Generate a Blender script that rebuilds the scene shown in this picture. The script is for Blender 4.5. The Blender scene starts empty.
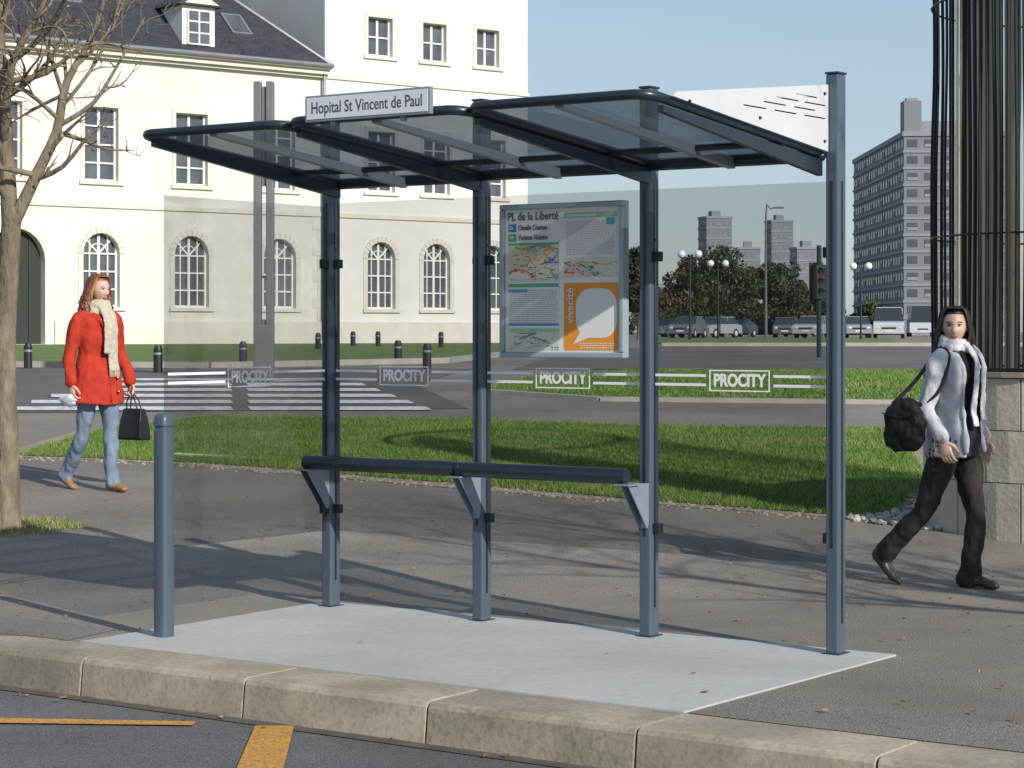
import bpy, bmesh, math, random
import numpy as np
from mathutils import Vector, Matrix, noise, kdtree
random.seed(7); np.random.seed(7)
S=bpy.context.scene
R=math.radians
# ------------------------------------------------------------ materials
def rgba(c): return (c[0],c[1],c[2],1.0)
def mat(name,c1,c2=None,scale=4.0,rough=.8,metal=0.0,bump=0.0,bscale=60.0,spec=.5,c3=None,scale3=80.0,f3=.5,stretch=None,coat=0,stain=0,sscale=.35):
    m=bpy.data.materials.new(name); m.use_nodes=True
    nt=m.node_tree; N=nt.nodes; L=nt.links
    b=N['Principled BSDF']; b.inputs['Roughness'].default_value=rough
    b.inputs['Metallic'].default_value=metal; b.inputs['Specular IOR Level'].default_value=spec
    b.inputs['Coat Weight'].default_value=coat
    b.inputs['Base Color'].default_value=rgba(c1)
    tc=N.new('ShaderNodeTexCoord'); vec=tc.outputs['Object']
    if stretch:
        mp=N.new('ShaderNodeMapping'); mp.inputs['Scale'].default_value=stretch
        L.new(vec,mp.inputs['Vector']); vec=mp.outputs['Vector']
    col=None
    if c2 is not None:
        n=N.new('ShaderNodeTexNoise'); n.inputs['Scale'].default_value=scale; n.inputs['Detail'].default_value=8; n.inputs['Roughness'].default_value=.65
        L.new(vec,n.inputs['Vector'])
        r=N.new('ShaderNodeValToRGB'); r.color_ramp.elements[0].position=.35; r.color_ramp.elements[1].position=.65
        r.color_ramp.elements[0].color=rgba(c1); r.color_ramp.elements[1].color=rgba(c2)
        L.new(n.outputs['Fac'],r.inputs['Fac']); col=r.outputs['Color']
        if c3 is not None:
            n3=N.new('ShaderNodeTexNoise'); n3.inputs['Scale'].default_value=scale3; n3.inputs['Detail'].default_value=3
            L.new(vec,n3.inputs['Vector'])
            r3=N.new('ShaderNodeValToRGB'); r3.color_ramp.elements[0].position=.45; r3.color_ramp.elements[1].position=.68
            r3.color_ramp.elements[0].color=(0,0,0,1); r3.color_ramp.elements[1].color=(f3,f3,f3,1)
            L.new(n3.outputs['Fac'],r3.inputs['Fac'])
            mx=N.new('ShaderNodeMixRGB'); mx.inputs['Color2'].default_value=rgba(c3)
            L.new(r3.outputs['Color'],mx.inputs['Fac']); L.new(col,mx.inputs['Color1']); col=mx.outputs['Color']
        if stain>0:
            n4=N.new('ShaderNodeTexNoise'); n4.inputs['Scale'].default_value=sscale; n4.inputs['Detail'].default_value=6; n4.inputs['Distortion'].default_value=.8
            L.new(vec,n4.inputs['Vector'])
            r4=N.new('ShaderNodeValToRGB'); r4.color_ramp.elements[0].position=.4; r4.color_ramp.elements[1].position=.6
            q=1-stain; r4.color_ramp.elements[0].color=(q,q,q,1); r4.color_ramp.elements[1].color=(1,1,1,1)
            L.new(n4.outputs['Fac'],r4.inputs['Fac'])
            m4=N.new('ShaderNodeMixRGB'); m4.blend_type='MULTIPLY'; m4.inputs['Fac'].default_value=1
            L.new(col,m4.inputs['Color1']); L.new(r4.outputs['Color'],m4.inputs['Color2']); col=m4.outputs['Color']
        L.new(col,b.inputs['Base Color'])
    if bump>0:
        nb=N.new('ShaderNodeTexNoise'); nb.inputs['Scale'].default_value=bscale; nb.inputs['Detail'].default_value=5
        L.new(vec,nb.inputs['Vector'])
        bp=N.new('ShaderNodeBump'); bp.inputs['Strength'].default_value=bump; bp.inputs['Distance'].default_value=.02
        L.new(nb.outputs['Fac'],bp.inputs['Height']); L.new(bp.outputs['Normal'],b.inputs['Normal'])
    return m
def glassmat(name,tint,gloss=.12,diff=0.0,dcol=(.6,.6,.6)):
    m=bpy.data.materials.new(name); m.use_nodes=True
    nt=m.node_tree; N=nt.nodes; L=nt.links; N.clear()
    o=N.new('ShaderNodeOutputMaterial'); t=N.new('ShaderNodeBsdfTransparent'); t.inputs['Color'].default_value=rgba(tint)
    g=N.new('ShaderNodeBsdfGlossy'); g.inputs['Roughness'].default_value=.03; g.inputs['Color'].default_value=(.9,.93,.95,1)
    fr=N.new('ShaderNodeFresnel'); fr.inputs['IOR'].default_value=1.45
    mt=N.new('ShaderNodeMath'); mt.operation='MULTIPLY'; mt.inputs[1].default_value=gloss*6
    L.new(fr.outputs[0],mt.inputs[0])
    mx=N.new('ShaderNodeMixShader'); L.new(mt.outputs[0],mx.inputs[0])
    base=t.outputs[0]
    if diff>0:
        d=N.new('ShaderNodeBsdfTranslucent'); d.inputs['Color'].default_value=rgba(dcol)
        m2=N.new('ShaderNodeMixShader'); m2.inputs[0].default_value=diff
        L.new(t.outputs[0],m2.inputs[1]); L.new(d.outputs[0],m2.inputs[2]); base=m2.outputs[0]
    L.new(base,mx.inputs[1]); L.new(g.outputs[0],mx.inputs[2]); L.new(mx.outputs[0],o.inputs[0])
    return m
# ------------------------------------------------------------ mesh builder
def empty(name,loc=(0,0,0),rz=0):
    e=bpy.data.objects.new(name,None); S.collection.objects.link(e); e.location=loc; e.rotation_euler=(0,0,rz); e.empty_display_size=.2
    return e
def cr(pts,rad,n):
    """catmull-rom resample"""
    P=[Vector(p) for p in pts]; Q=[(r,r) if not isinstance(r,(tuple,list)) else tuple(r) for r in rad]
    if n<=1: return P,Q
    oP=[];oQ=[]
    for i in range(len(P)-1):
        p0=P[max(i-1,0)];p1=P[i];p2=P[i+1];p3=P[min(i+2,len(P)-1)]
        for k in range(n):
            t=k/n
            oP.append(.5*((2*p1)+(-p0+p2)*t+(2*p0-5*p1+4*p2-p3)*t*t+(-p0+3*p1-3*p2+p3)*t**3))
            oQ.append((Q[i][0]*(1-t)+Q[i+1][0]*t,Q[i][1]*(1-t)+Q[i+1][1]*t))
    oP.append(P[-1]);oQ.append(Q[-1]); return oP,oQ
class MB:
    def __init__(s): s.v=[];s.f=[];s.m=[]
    def add(s,vs,fs,mi=0):
        o=len(s.v); s.v+= [tuple(v) for v in vs]; s.f+=[tuple(i+o for i in f) for f in fs]; s.m+=[mi]*len(fs)
    def box(s,x0,x1,y0,y1,z0,z1,mi=0,M=None):
        vs=[Vector(p) for p in ((x0,y0,z0),(x1,y0,z0),(x1,y1,z0),(x0,y1,z0),(x0,y0,z1),(x1,y0,z1),(x1,y1,z1),(x0,y1,z1))]
        if M: vs=[M@v for v in vs]
        s.add(vs,[(0,3,2,1),(4,5,6,7),(0,1,5,4),(1,2,6,5),(2,3,7,6),(3,0,4,7)],mi)
    def prism(s,pts,a,b,axis='x',mi=0):
        n=len(pts)
        def mk(p,t): return (t,p[0],p[1]) if axis=='x' else ((p[0],t,p[1]) if axis=='y' else (p[0],p[1],t))
        vs=[mk(p,a) for p in pts]+[mk(p,b) for p in pts]
        s.add(vs,[tuple(range(n))[::-1],tuple(range(n,2*n))]+[(i,(i+1)%n,(i+1)%n+n,i+n) for i in range(n)],mi)
    def tube(s,pts,rad,lat=(1,0,0),seg=12,mi=0,n=1,cap=True,sq=1.0):
        P,Q=cr(pts,rad,n); m=len(P); vs=[];fs=[]
        lat=Vector(lat)
        T=[]
        for i in range(m):
            t=(P[min(i+1,m-1)]-P[max(i-1,0)]); T.append(t.normalized() if t.length>1e-9 else Vector((0,0,1)))
        ringsP=[];
        for i in range(m): ringsP.append((P[i],Q[i],T[i]))
        if cap:
            c=min(Q[0]); d=min(Q[-1])
            ringsP=[(P[0]-T[0]*c*.75,(Q[0][0]*.45,Q[0][1]*.45),T[0]),(P[0]-T[0]*c*.4,(Q[0][0]*.85,Q[0][1]*.85),T[0])]+ringsP+[(P[-1]+T[-1]*d*.4,(Q[-1][0]*.85,Q[-1][1]*.85),T[-1]),(P[-1]+T[-1]*d*.75,(Q[-1][0]*.45,Q[-1][1]*.45),T[-1])]
        for p,q,t in ringsP:
            A=lat-lat.dot(t)*t
            if A.length<1e-3: A=Vector((0,1,0))-t*t.y
            A.normalize(); B=t.cross(A)
            for k in range(seg):
                a=2*math.pi*k/seg; vs.append(p+A*q[0]*math.cos(a)+B*q[1]*math.sin(a))
        K=len(ringsP)
        for i in range(K-1):
            for k in range(seg):
                fs.append((i*seg+k,i*seg+(k+1)%seg,(i+1)*seg+(k+1)%seg,(i+1)*seg+k))
        fs.append(tuple(range(seg))[::-1]); fs.append(tuple((K-1)*seg+k for k in range(seg)))
        s.add(vs,fs,mi)
    def cyl(s,c,r,z0,z1,seg=20,mi=0,r2=None):
        r2=r if r2 is None else r2
        vs=[(c[0]+r*math.cos(2*math.pi*k/seg),c[1]+r*math.sin(2*math.pi*k/seg),z0) for k in range(seg)]+[(c[0]+r2*math.cos(2*math.pi*k/seg),c[1]+r2*math.sin(2*math.pi*k/seg),z1) for k in range(seg)]
        s.add(vs,[tuple(range(seg))[::-1],tuple(range(seg,2*seg))]+[(i,(i+1)%seg,(i+1)%seg+seg,i+seg) for i in range(seg)],mi)
    def ell(s,c,r,mi=0,nu=16,nv=10,M=None,fn=None):
        vs=[];fs=[]
        for j in range(nv+1):
            th=math.pi*j/nv
            for i in range(nu):
                ph=2*math.pi*i/nu
                u=Vector((math.sin(th)*math.cos(ph),math.sin(th)*math.sin(ph),math.cos(th)))
                p=fn(u) if fn else Vector((u.x*r[0],u.y*r[1],u.z*r[2]))
                if M: p=M@p
                vs.append(p+Vector(c))
        for j in range(nv):
            for i in range(nu): fs.append((j*nu+i,(j+1)*nu+i,(j+1)*nu+(i+1)%nu,j*nu+(i+1)%nu))
        s.add(vs,fs,mi)
    def obj(s,name,mats,parent=None,bevel=0,smooth=False,loc=None,rz=None,angle=None):
        me=bpy.data.meshes.new(name); me.from_pydata(s.v,[],s.f)
        for m in (mats if isinstance(mats,(list,tuple)) else [mats]): me.materials.append(m)
        me.polygons.foreach_set('material_index',s.m)
        if smooth: me.polygons.foreach_set('use_smooth',[True]*len(s.f))
        bm=bmesh.new(); bm.from_mesh(me); bmesh.ops.remove_doubles(bm,verts=bm.verts,dist=1e-6) if smooth else None
        bmesh.ops.recalc_face_normals(bm,faces=bm.faces); bm.to_mesh(me); bm.free()
        me.update()
        if smooth and angle: me.set_sharp_from_angle(angle=R(angle))
        o=bpy.data.objects.new(name,me); S.collection.objects.link(o)
        if parent: o.parent=parent
        if loc: o.location=loc
        if rz is not None: o.rotation_euler=(0,0,rz)
        if bevel:
            b=o.modifiers.new('bev','BEVEL'); b.width=bevel; b.segments=2; b.limit_method='ANGLE'; b.angle_limit=R(40)
        return o
def holed(name,outer,holes,th,m,parent,mp):
    cu=bpy.data.curves.new(name,'CURVE'); cu.dimensions='2D'; cu.fill_mode='BOTH'; cu.extrude=th/2
    for pl in [outer]+holes:
        sp=cu.splines.new('POLY'); sp.points.add(len(pl)-1)
        for i,p in enumerate(pl): sp.points[i].co=(p[0],p[1],0,1)
        sp.use_cyclic_u=True
    t=bpy.data.objects.new('tmp',cu); S.collection.objects.link(t)
    dg=bpy.context.evaluated_depsgraph_get(); me=bpy.data.meshes.new_from_object(t.evaluated_get(dg))
    bpy.data.objects.remove(t)
    for v in me.vertices: v.co=Vector(mp(*v.co))
    me.materials.clear(); me.materials.append(m)
    bm=bmesh.new(); bm.from_mesh(me); bmesh.ops.remove_doubles(bm,verts=bm.verts,dist=1e-5); bmesh.ops.recalc_face_normals(bm,faces=bm.faces); bm.to_mesh(me); bm.free()
    for p in me.polygons: p.use_smooth=False
    o=bpy.data.objects.new(name,me); S.collection.objects.link(o); o.parent=parent
    return o
def text(name,s,size,m,parent,loc,rot,align='CENTER',ext=0.0005,bold=0,sx=1):
    c=bpy.data.curves.new(name,'FONT'); c.body=s; c.size=size; c.align_x=align; c.align_y='CENTER'; c.extrude=ext; c.offset=bold
    c.materials.append(m)
    o=bpy.data.objects.new(name,c); S.collection.objects.link(o); o.parent=parent; o.location=loc; o.rotation_euler=rot; o.scale=(sx,1,1)
    return o
# ------------------------------------------------------------ terrain
def zt(y):
    if y<12.5: return 0.0
    if y<30: return .0486*(y-12.5)
    if y<60: return .8505+.00833*(y-30)
    return 1.1
CA,SA=math.cos(R(35.52)),math.sin(R(35.52))
def W(s,t): return (-CA*s+SA*t, SA*s+CA*t)
def drape(name,poly,off,m):
    bm=bmesh.new(); vs=[bm.verts.new((p[0],p[1],0)) for p in poly]; bm.faces.new(vs)
    bmesh.ops.triangulate(bm,faces=bm.faces[:])
    for yy in (12.5,30,60):
        bmesh.ops.bisect_plane(bm,geom=bm.verts[:]+bm.edges[:]+bm.faces[:],plane_co=(0,yy,0),plane_no=(0,1,0))
    for v in bm.verts: v.co.z=zt(v.co.y)+off
    for f in bm.faces:
        f.normal_update()
        if f.normal.z<0: f.normal_flip()
    me=bpy.data.meshes.new(name); bm.to_mesh(me); bm.free(); me.materials.append(m)
    o=bpy.data.objects.new(name,me); S.collection.objects.link(o); return o
M_pave=mat('pavement_asphalt',(.235,.205,.172),(.305,.27,.228),.9,.9,bump=.6,bscale=120,c3=(.08,.068,.058),scale3=110,f3=.8,stain=.22)
M_road=mat('road_asphalt',(.075,.075,.08),(.125,.122,.124),.8,.85,bump=.7,bscale=130,c3=(.27,.27,.26),scale3=150,f3=.7,stain=.25,sscale=.6)
M_road2=mat('far_road_asphalt',(.10,.088,.086),(.14,.125,.122),.5,.9,bump=.3,bscale=60,stain=.2)
M_pad=mat('concrete',(.40,.405,.39),(.455,.455,.435),1.1,.85,bump=.12,bscale=110,c3=(.34,.34,.32),scale3=16,f3=.4,stain=.1,sscale=.9)
M_kerb=mat('kerb_stone',(.41,.36,.27),(.31,.27,.205),2.2,.85,bump=.12,bscale=60,c3=(.16,.135,.10),scale3=40,f3=.5,stain=.28,sscale=1.6)
M_lawn=mat('lawn_grass',(.075,.13,.02),(.12,.19,.033),1.2,.9,bump=.8,bscale=50,c3=(.16,.15,.06),scale3=18,f3=.4)
M_dirt=mat('dirt_edge',(.26,.22,.155),(.34,.29,.21),3,.95,bump=.8,bscale=60)
M_yel=mat('yellow_road_paint',(.66,.32,.03),(.54,.26,.04),8,.7,bump=.2,c3=(.1,.1,.1),scale3=70,f3=.8)
M_wht=mat('white_road_paint',(.7,.7,.68),(.55,.55,.53),5,.7,c3=(.15,.15,.15),scale3=9,f3=.5)
BIG=3000
drape('ground',[W(-60,7.4),W(60,7.4),(-BIG,900),(-BIG,BIG),(BIG,BIG),(BIG,-200),W(-140,7.4)],0,M_pave)
drape('road',[W(-140,7.05),W(60,7.05),W(60,-60),W(-140,-60)],-.17,M_road)
# kerb stones
mb=MB()
s=4.455-9
prof=[(7.035,-.3),(7.035,-.165),(7.05,-.022),(7.060,-.005),(7.08,.003),(7.40,.006),(7.42,-.01),(7.42,-.3)]
while s<24:
    a=s+.004; b=s+.995
    jz=random.uniform(-.003,.003)
    vs=[]
    for ss in (a,b):
        for (t,z) in prof:
            x,y=W(ss,t+jz); vs.append((x,y,z+zt(y)+jz))
    n=len(prof)
    mb.add(vs,[tuple(range(n)),tuple(range(n,2*n))[::-1]]+[(i,(i+1)%n,(i+1)%n+n,i+n) for i in range(n)],random.randrange(3))
    s+=1.0
M_kerb2=mat('kerb_stone_b',(.37,.33,.255),(.28,.25,.19),2.2,.85,bump=.12,bscale=60,c3=(.16,.135,.10),scale3=40,f3=.5,stain=.3,sscale=1.3)
M_kerb3=mat('kerb_stone_c',(.44,.385,.29),(.34,.295,.22),2.2,.85,bump=.12,bscale=60,c3=(.18,.15,.11),scale3=40,f3=.4,stain=.25,sscale=1.8)
mb.obj('kerb',[M_kerb,M_kerb2,M_kerb3],bevel=.004)
M_joint=mat('mortar',(.12,.1,.08),rough=1)
mb=MB()
vs=[]
for ss in (-4.5,7.6,24):
    for (t,z) in ((7.05,-.19),(7.055,-.16),(7.075,-.03),(7.4,-.006)):
        x,y=W(ss,t); vs.append((x,y,z+zt(y)))
mb.add(vs,[(j*4+i,j*4+i+1,(j+1)*4+i+1,(j+1)*4+i) for j in range(2) for i in range(3)])
mb.obj('kerb_mortar',M_joint)
drape('road_gutter',[W(-5,7.035),W(24,7.035),W(24,6.95),W(-5,6.95)],-.166,mat('gutter_dirt',(.06,.052,.045),(.11,.10,.085),6,.95,bump=.4))
M_patch=mat('patched_asphalt',(.20,.175,.15),(.255,.225,.195),1.5,.9,bump=.6,bscale=120,c3=(.06,.055,.048),scale3=110,f3=.8)
drape('pavement_patch',[W(7.95,7.43),W(14,7.43),W(14,7.9),W(8.05,7.86)],.003,M_patch)
drape('pavement_patch.001',[W(4.45,7.43),W(4.38,7.95),W(-3,7.98),W(-3,7.43)],.003,M_patch)
# concrete pad
mb=MB(); pts=[W(4.47,7.423),W(7.86,7.423),W(7.92,9.31),W(4.46,9.31)]
mb.prism([(p[0],p[1]) for p in pts],-.1,.008,'z'); mb.obj('concrete_slab',M_pad)
drape('yellow_road_marking',[(-2.35,9.48),(-1.35,9.38),(-1.35,9.29),(-2.4,9.36)],-.162,M_yel)
drape('yellow_road_marking.001',[(-1.085,9.28),(-.92,9.28),(-.83,7.6),(-1.02,7.6)],-.162,M_yel)
lawn1=[(-4.47,20.06),(-2.76,19.47),(-1.55,18.68),(-.34,17.82),(.98,16.85),(2.31,15.98),(2.75,16.0),(3.26,17.35),(3.69,20.6),(3.91,22.6),(1.44,22.9),(-.45,23.65),(-3.32,24.1),(-4.2,22.4)]
def grow(p,d):
    cx=sum(a[0] for a in p)/len(p); cy=sum(a[1] for a in p)/len(p); o=[]
    for x,y in p:
        l=math.hypot(x-cx,y-cy); o.append((x+(x-cx)/l*d,y+(y-cy)/l*d))
    return o
drape('dirt_edge',grow(lawn1,.28),.004,M_dirt)
drape('lawn',lawn1,.010,M_lawn)
lawn2=[(-.4,27.8),(1.06,26.5),(4.77,26),(7,26),(9,34),(1.9,34.5),(.11,29.9)]
drape('lawn.001',lawn2,.010,M_lawn)
lawn3=[(-30,40),(-8.6,38.2),(-5,37),(-1.5,41),(0,50),(2.5,81),(-12,72),(-40,50)]
drape('lawn.002',lawn3,.012,M_lawn)
drape('lawn.003',[(4.4,62),(11,62),(24,140),(8,140)],.02,M_lawn)
drape('back_road',[(0,35.2),(60,34.5),(70,58),(4,61),(1,48)],.006,M_road2)
drape('side_road',[(-30,24.6),(-6,24.6),(-.5,25.2),(-1.2,28.6),(-.6,36),(-8,36.6),(-30,38)],.006,M_road2)
def inside(p,poly):
    x,y=p; c=False; j=len(poly)-1
    for i in range(len(poly)):
        xi,yi=poly[i]; xj,yj=poly[j]
        if (yi>y)!=(yj>y) and x<(xj-xi)*(y-yi)/(yj-yi)+xi: c=not c
        j=i
    return c
def blades(name,poly,n,h,wd,mats):
    xs=[p[0] for p in poly]; ys=[p[1] for p in poly]
    V=[];F=[];MI=[]
    c=0
    while c<n:
        x=random.uniform(min(xs),max(xs)); y=random.uniform(min(ys),max(ys))
        if not inside((x,y),poly): continue
        nz=noise.noise(Vector((x*1.3,y*1.3,0)))
        hh=h*random.uniform(.5,1.15)*(1+.35*nz); a=random.uniform(0,6.28); w=wd*random.uniform(.7,1.2)
        lx,ly=random.gauss(0,hh*.45),random.gauss(0,hh*.45)
        z=zt(y)+.008
        V+= [(x-math.cos(a)*w,y-math.sin(a)*w,z),(x+math.cos(a)*w,y+math.sin(a)*w,z),(x+lx,y+ly,z+hh)]
        F.append((3*c,3*c+1,3*c+2)); q=random.random()+nz*.5; MI.append(0 if q<.45 else (1 if q<.9 else 2)); c+=1
    me=bpy.data.meshes.new(name); me.from_pydata(V,[],F)
    for m in mats: me.materials.append(m)
    me.polygons.foreach_set('material_index',MI)
    o=bpy.data.objects.new(name,me); S.collection.objects.link(o)
G=[mat('grass_a',(.09,.165,.02),rough=.6),mat('grass_b',(.15,.24,.035),rough=.6),mat('grass_c',(.28,.26,.09),rough=.7)]
blades('grass',grow(lawn1,.06),150000,.045,.004,G)
blades('grass.001',lawn2,50000,.05,.007,G)
# zebra
mb=MB()
for i in range(6):
    y0=24.9+i*.95; x0=-.2285*y0+.25*i; x1=-.9-.25*i
    z=zt(y0)+.014; z2=zt(y0+.5)+.014
    for (a,b) in ((x0,x0*.45+x1*.55-.1),(x0*.45+x1*.55+.1,x1)):
        mb.add([(a,y0,z),(b,y0,z),(b-.1,y0+.48,z2),(a-.1,y0+.48,z2)],[(0,1,2,3)])
mb.obj('zebra_crossing',M_wht)
mb=MB()
def kerbline(pts,w=.15,h=.1):
    for (a,b) in zip(pts[:-1],pts[1:]):
        A=Vector(a);B=Vector(b);d=(B-A).normalized();n=Vector((-d.y,d.x))*w/2
        vs=[]
        for p in (A-n,A+n,B+n,B-n): vs.append((p.x,p.y,zt(p.y)-.05))
        for p in (A-n,A+n,B+n,B-n): vs.append((p.x,p.y,zt(p.y)+h))
        mb.add(vs,[(0,1,2,3),(7,6,5,4),(0,4,5,1),(1,5,6,2),(2,6,7,3),(3,7,4,0)])
kerbline([(-30,38.1),(-8.4,37.0),(-5,36.2),(-1.2,40),(.4,50)])
kerbline([(-.45,27.7),(1.06,26.35),(4.77,25.85),(7,25.85)],.12,.05)
kerbline([(4.2,61.6),(24,61.6)])
mb.obj('lawn_kerb',mat('far_kerb',(.38,.36,.31),(.29,.27,.24),2))
# gravel
mb=MB(); gp=[(2.3,15.75),(2.95,15.1),(3.5,16.4),(3.55,18.2),(3.2,17.3),(2.75,15.95)]
c=0
while c<900:
    x=random.uniform(2.2,3.6);y=random.uniform(15.0,18.2)
    if not inside((x,y),gp): continue
    r=random.uniform(.012,.04); M=Matrix.Rotation(random.uniform(0,6),3,'Z')@Matrix.Rotation(random.uniform(0,6),3,'X')
    mb.ell((x,y,zt(y)+r*.4),(r,r*.75,r*.6),c%3,6,4,M); c+=1
mb.obj('gravel',[mat('pebble_a',(.3,.29,.26)),mat('pebble_b',(.18,.17,.16)),mat('pebble_c',(.42,.38,.32))])
mb=MB()
for k in range(700):
    e=random.randrange(0,5); a=lawn1[e]; b=lawn1[e+1]; q=random.random()
    x=a[0]*(1-q)+b[0]*q+random.gauss(0,.06); y=a[1]*(1-q)+b[1]*q-random.uniform(.05,.35)
    r=random.uniform(.008,.02); mb.ell((x,y,zt(y)+r*.3),(r,r*.8,r*.6),k%2,5,3)
mb.obj('gravel.001',[mat('pebble_d',(.36,.32,.26)),mat('pebble_e',(.2,.18,.15))])
# fallen leaves (small, sparse)
mb=MB()
for k in range(800):
    if k<520: s_=random.uniform(2,14); t_=random.uniform(7.45,13.5)
    elif k<570: s_=random.uniform(2,12); t_=random.uniform(6.85,7.0)
    else: s_=random.uniform(3.5,12); t_=random.uniform(14,18)
    x,y=W(s_,t_); z=zt(y)+(.012 if t_>7.03 else -.158)
    if 4.5<s_<7.9 and 7.4<t_<9.3:
        if random.random()<.92: continue
    r=random.uniform(.009,.021); a=random.uniform(0,6.28); n=5
    vs=[(x+r*(1 if i%2==0 else .55)*math.cos(a+i*1.256),y+r*(1 if i%2==0 else .6)*math.sin(a+i*1.256),z+random.uniform(-.002,.009)) for i in range(n)]
    mb.add(vs,[tuple(range(n))],k%3)
mb.obj('fallen_leaves',[mat('leaf_a',(.28,.13,.04)),mat('leaf_b',(.18,.09,.035)),mat('leaf_c',(.34,.2,.07))])

# ------------------------------------------------------------ bus shelter
M_steel=mat('shelter_steel_paint',(.078,.108,.138),(.086,.117,.148),6,.38,metal=.2,spec=.5,coat=.15)
M_navy=mat('dark_navy_paint',(.016,.023,.033),(.02,.028,.04),5,.35,metal=.2,coat=.2)
M_whitep=mat('white_sheet_metal',(.56,.575,.59),(.52,.535,.55),4,.45)
M_glass=glassmat('shelter_glass',(.815,.815,.815),.04)
M_roofg=glassmat('roof_smoked_sheet',(.20,.222,.25),.12,.13,(.22,.24,.27))
M_sticker=mat('white_sticker',(.8,.8,.8),rough=.5)
M_black=mat('black_plastic',(.015,.015,.017),rough=.5)
M_dkt=mat('dark_print',(.06,.06,.065),rough=.6)
sh=empty('bus_shelter',(-.987,11.98,0),-R(35.52))
X=[0,1.02,2.04,3.06]
mb=MB()
for x in X:
    mb.box(x-.032,x+.032,-.042,.042,.004,2.695,0)
mb.obj('posts',M_steel,sh,bevel=.008)
mb=MB()
for x in X:
    mb.box(x-.034,x+.034,-.044,.044,2.6955,2.705)
    mb.box(x+.0325,x+.0355,-.006,.006,.15,2.2)
    mb.box(x-.006,x+.006,-.0455,-.0425,.5,2.2)
    mb.box(x-.045,x+.045,-.055,.055,.0085,.014)
mb.obj('post_caps',M_navy,sh)
mb=MB()
for x in X[:-1]:
    for z in (1.87,.54):
        mb.box(x+.033,x+.070,-.02,.02,z-.024,z+.024)
        mb.box(x-.05,x-.033,-.018,.018,z-.02,z+.02)
for z in (1.87,.54): mb.box(3.06-.06,3.06-.033,-.02,.02,z-.025,z+.025)
for z in (1.87,.54): mb.box(-.02,.02,-.075,-.043,z-.025,z+.025)
mb.obj('glass_clamps',M_black,sh,bevel=.004)
mb=MB()
for x in X:
    for z in (.25,.62,1.2,1.95):
        M=Matrix.Translation((x+.033,0,z))@Matrix.Rotation(R(90),4,'Y')
        mb.cyl((0,0),.006,0,.003,8); 
        for i in range(len(mb.v)-16,len(mb.v)): mb.v[i]=tuple(M@Vector(mb.v[i]))
mb.obj('screws',M_black,sh)
mb=MB()
for i in range(3): mb.box(X[i]+.036,X[i+1]-.036,-.004,.004,.42,2.20)
mb.box(-.004,.004,-1.28,-.046,.42,2.18)
mb.obj('glass_panes',M_glass,sh)
mb=MB()
def band(c,half,half_logo,place):
    for z in (1.29,1.245):
        for (a,b) in ((c-half,c-half_logo-.02),(c+half_logo+.02,c+half)):
            place(a,b,z-.0065,z+.0065)
    L=half_logo; z0,z1=1.215,1.318; w=.006
    place(c-L,c+L,z1-w,z1); place(c-L,c+L,z0,z0+w); place(c-L,c-L+w,z0+w,z1-w); place(c+L-w,c+L,z0+w,z1-w)
for i in range(3):
    c=(X[i]+X[i+1])/2
    band(c,.47,.165,lambda a,b,z0,z1: mb.box(a,b,-.0062,-.0046,z0,z1))
    text('sticker_text','PROCITY',.082,M_sticker,sh,(c,-.0062,1.266),(R(90),0,0),bold=.0032,sx=.84)
band(-.66,.6,.165,lambda a,b,z0,z1: mb.box(.0046,.0062,a,b,z0,z1))
text('sticker_text','PROCITY',.082,M_sticker,sh,(.0062,-.66,1.266),(R(90),0,R(90)),bold=.0032,sx=.84)
mb.obj('sticker_bands',M_sticker,sh)
# bench
mb=MB()
for (a,b) in ((-.01,1.005),(1.015,2.035)):
    mb.tube([(a,-.2,.80),(a+.01,-.2,.80),(b-.01,-.2,.80),(b,-.2,.80)],[.036,.039,.039,.036],(0,1,0),24,0,cap=False)
mb.obj('lean_bar',M_navy,sh,smooth=True,angle=35)
mb=MB()
for x in X[:3]:
    for dx in ((-.026,-.02),(.02,.026)):
        mb.prism([(-.235,.765),(-.165,.765),(-.043,.76),(-.043,.56),(-.06,.54)],x+dx[0],x+dx[1],'x')
    mb.box(x-.04,x+.04,-.25,-.15,.757,.765)
    mb.box(x-.02,x+.02,-.055,-.043,.54,.76)
mb.obj('bench_brackets',mat('bracket_paint',(.24,.28,.33),(.2,.24,.29),8,.4,metal=.2),sh)
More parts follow.
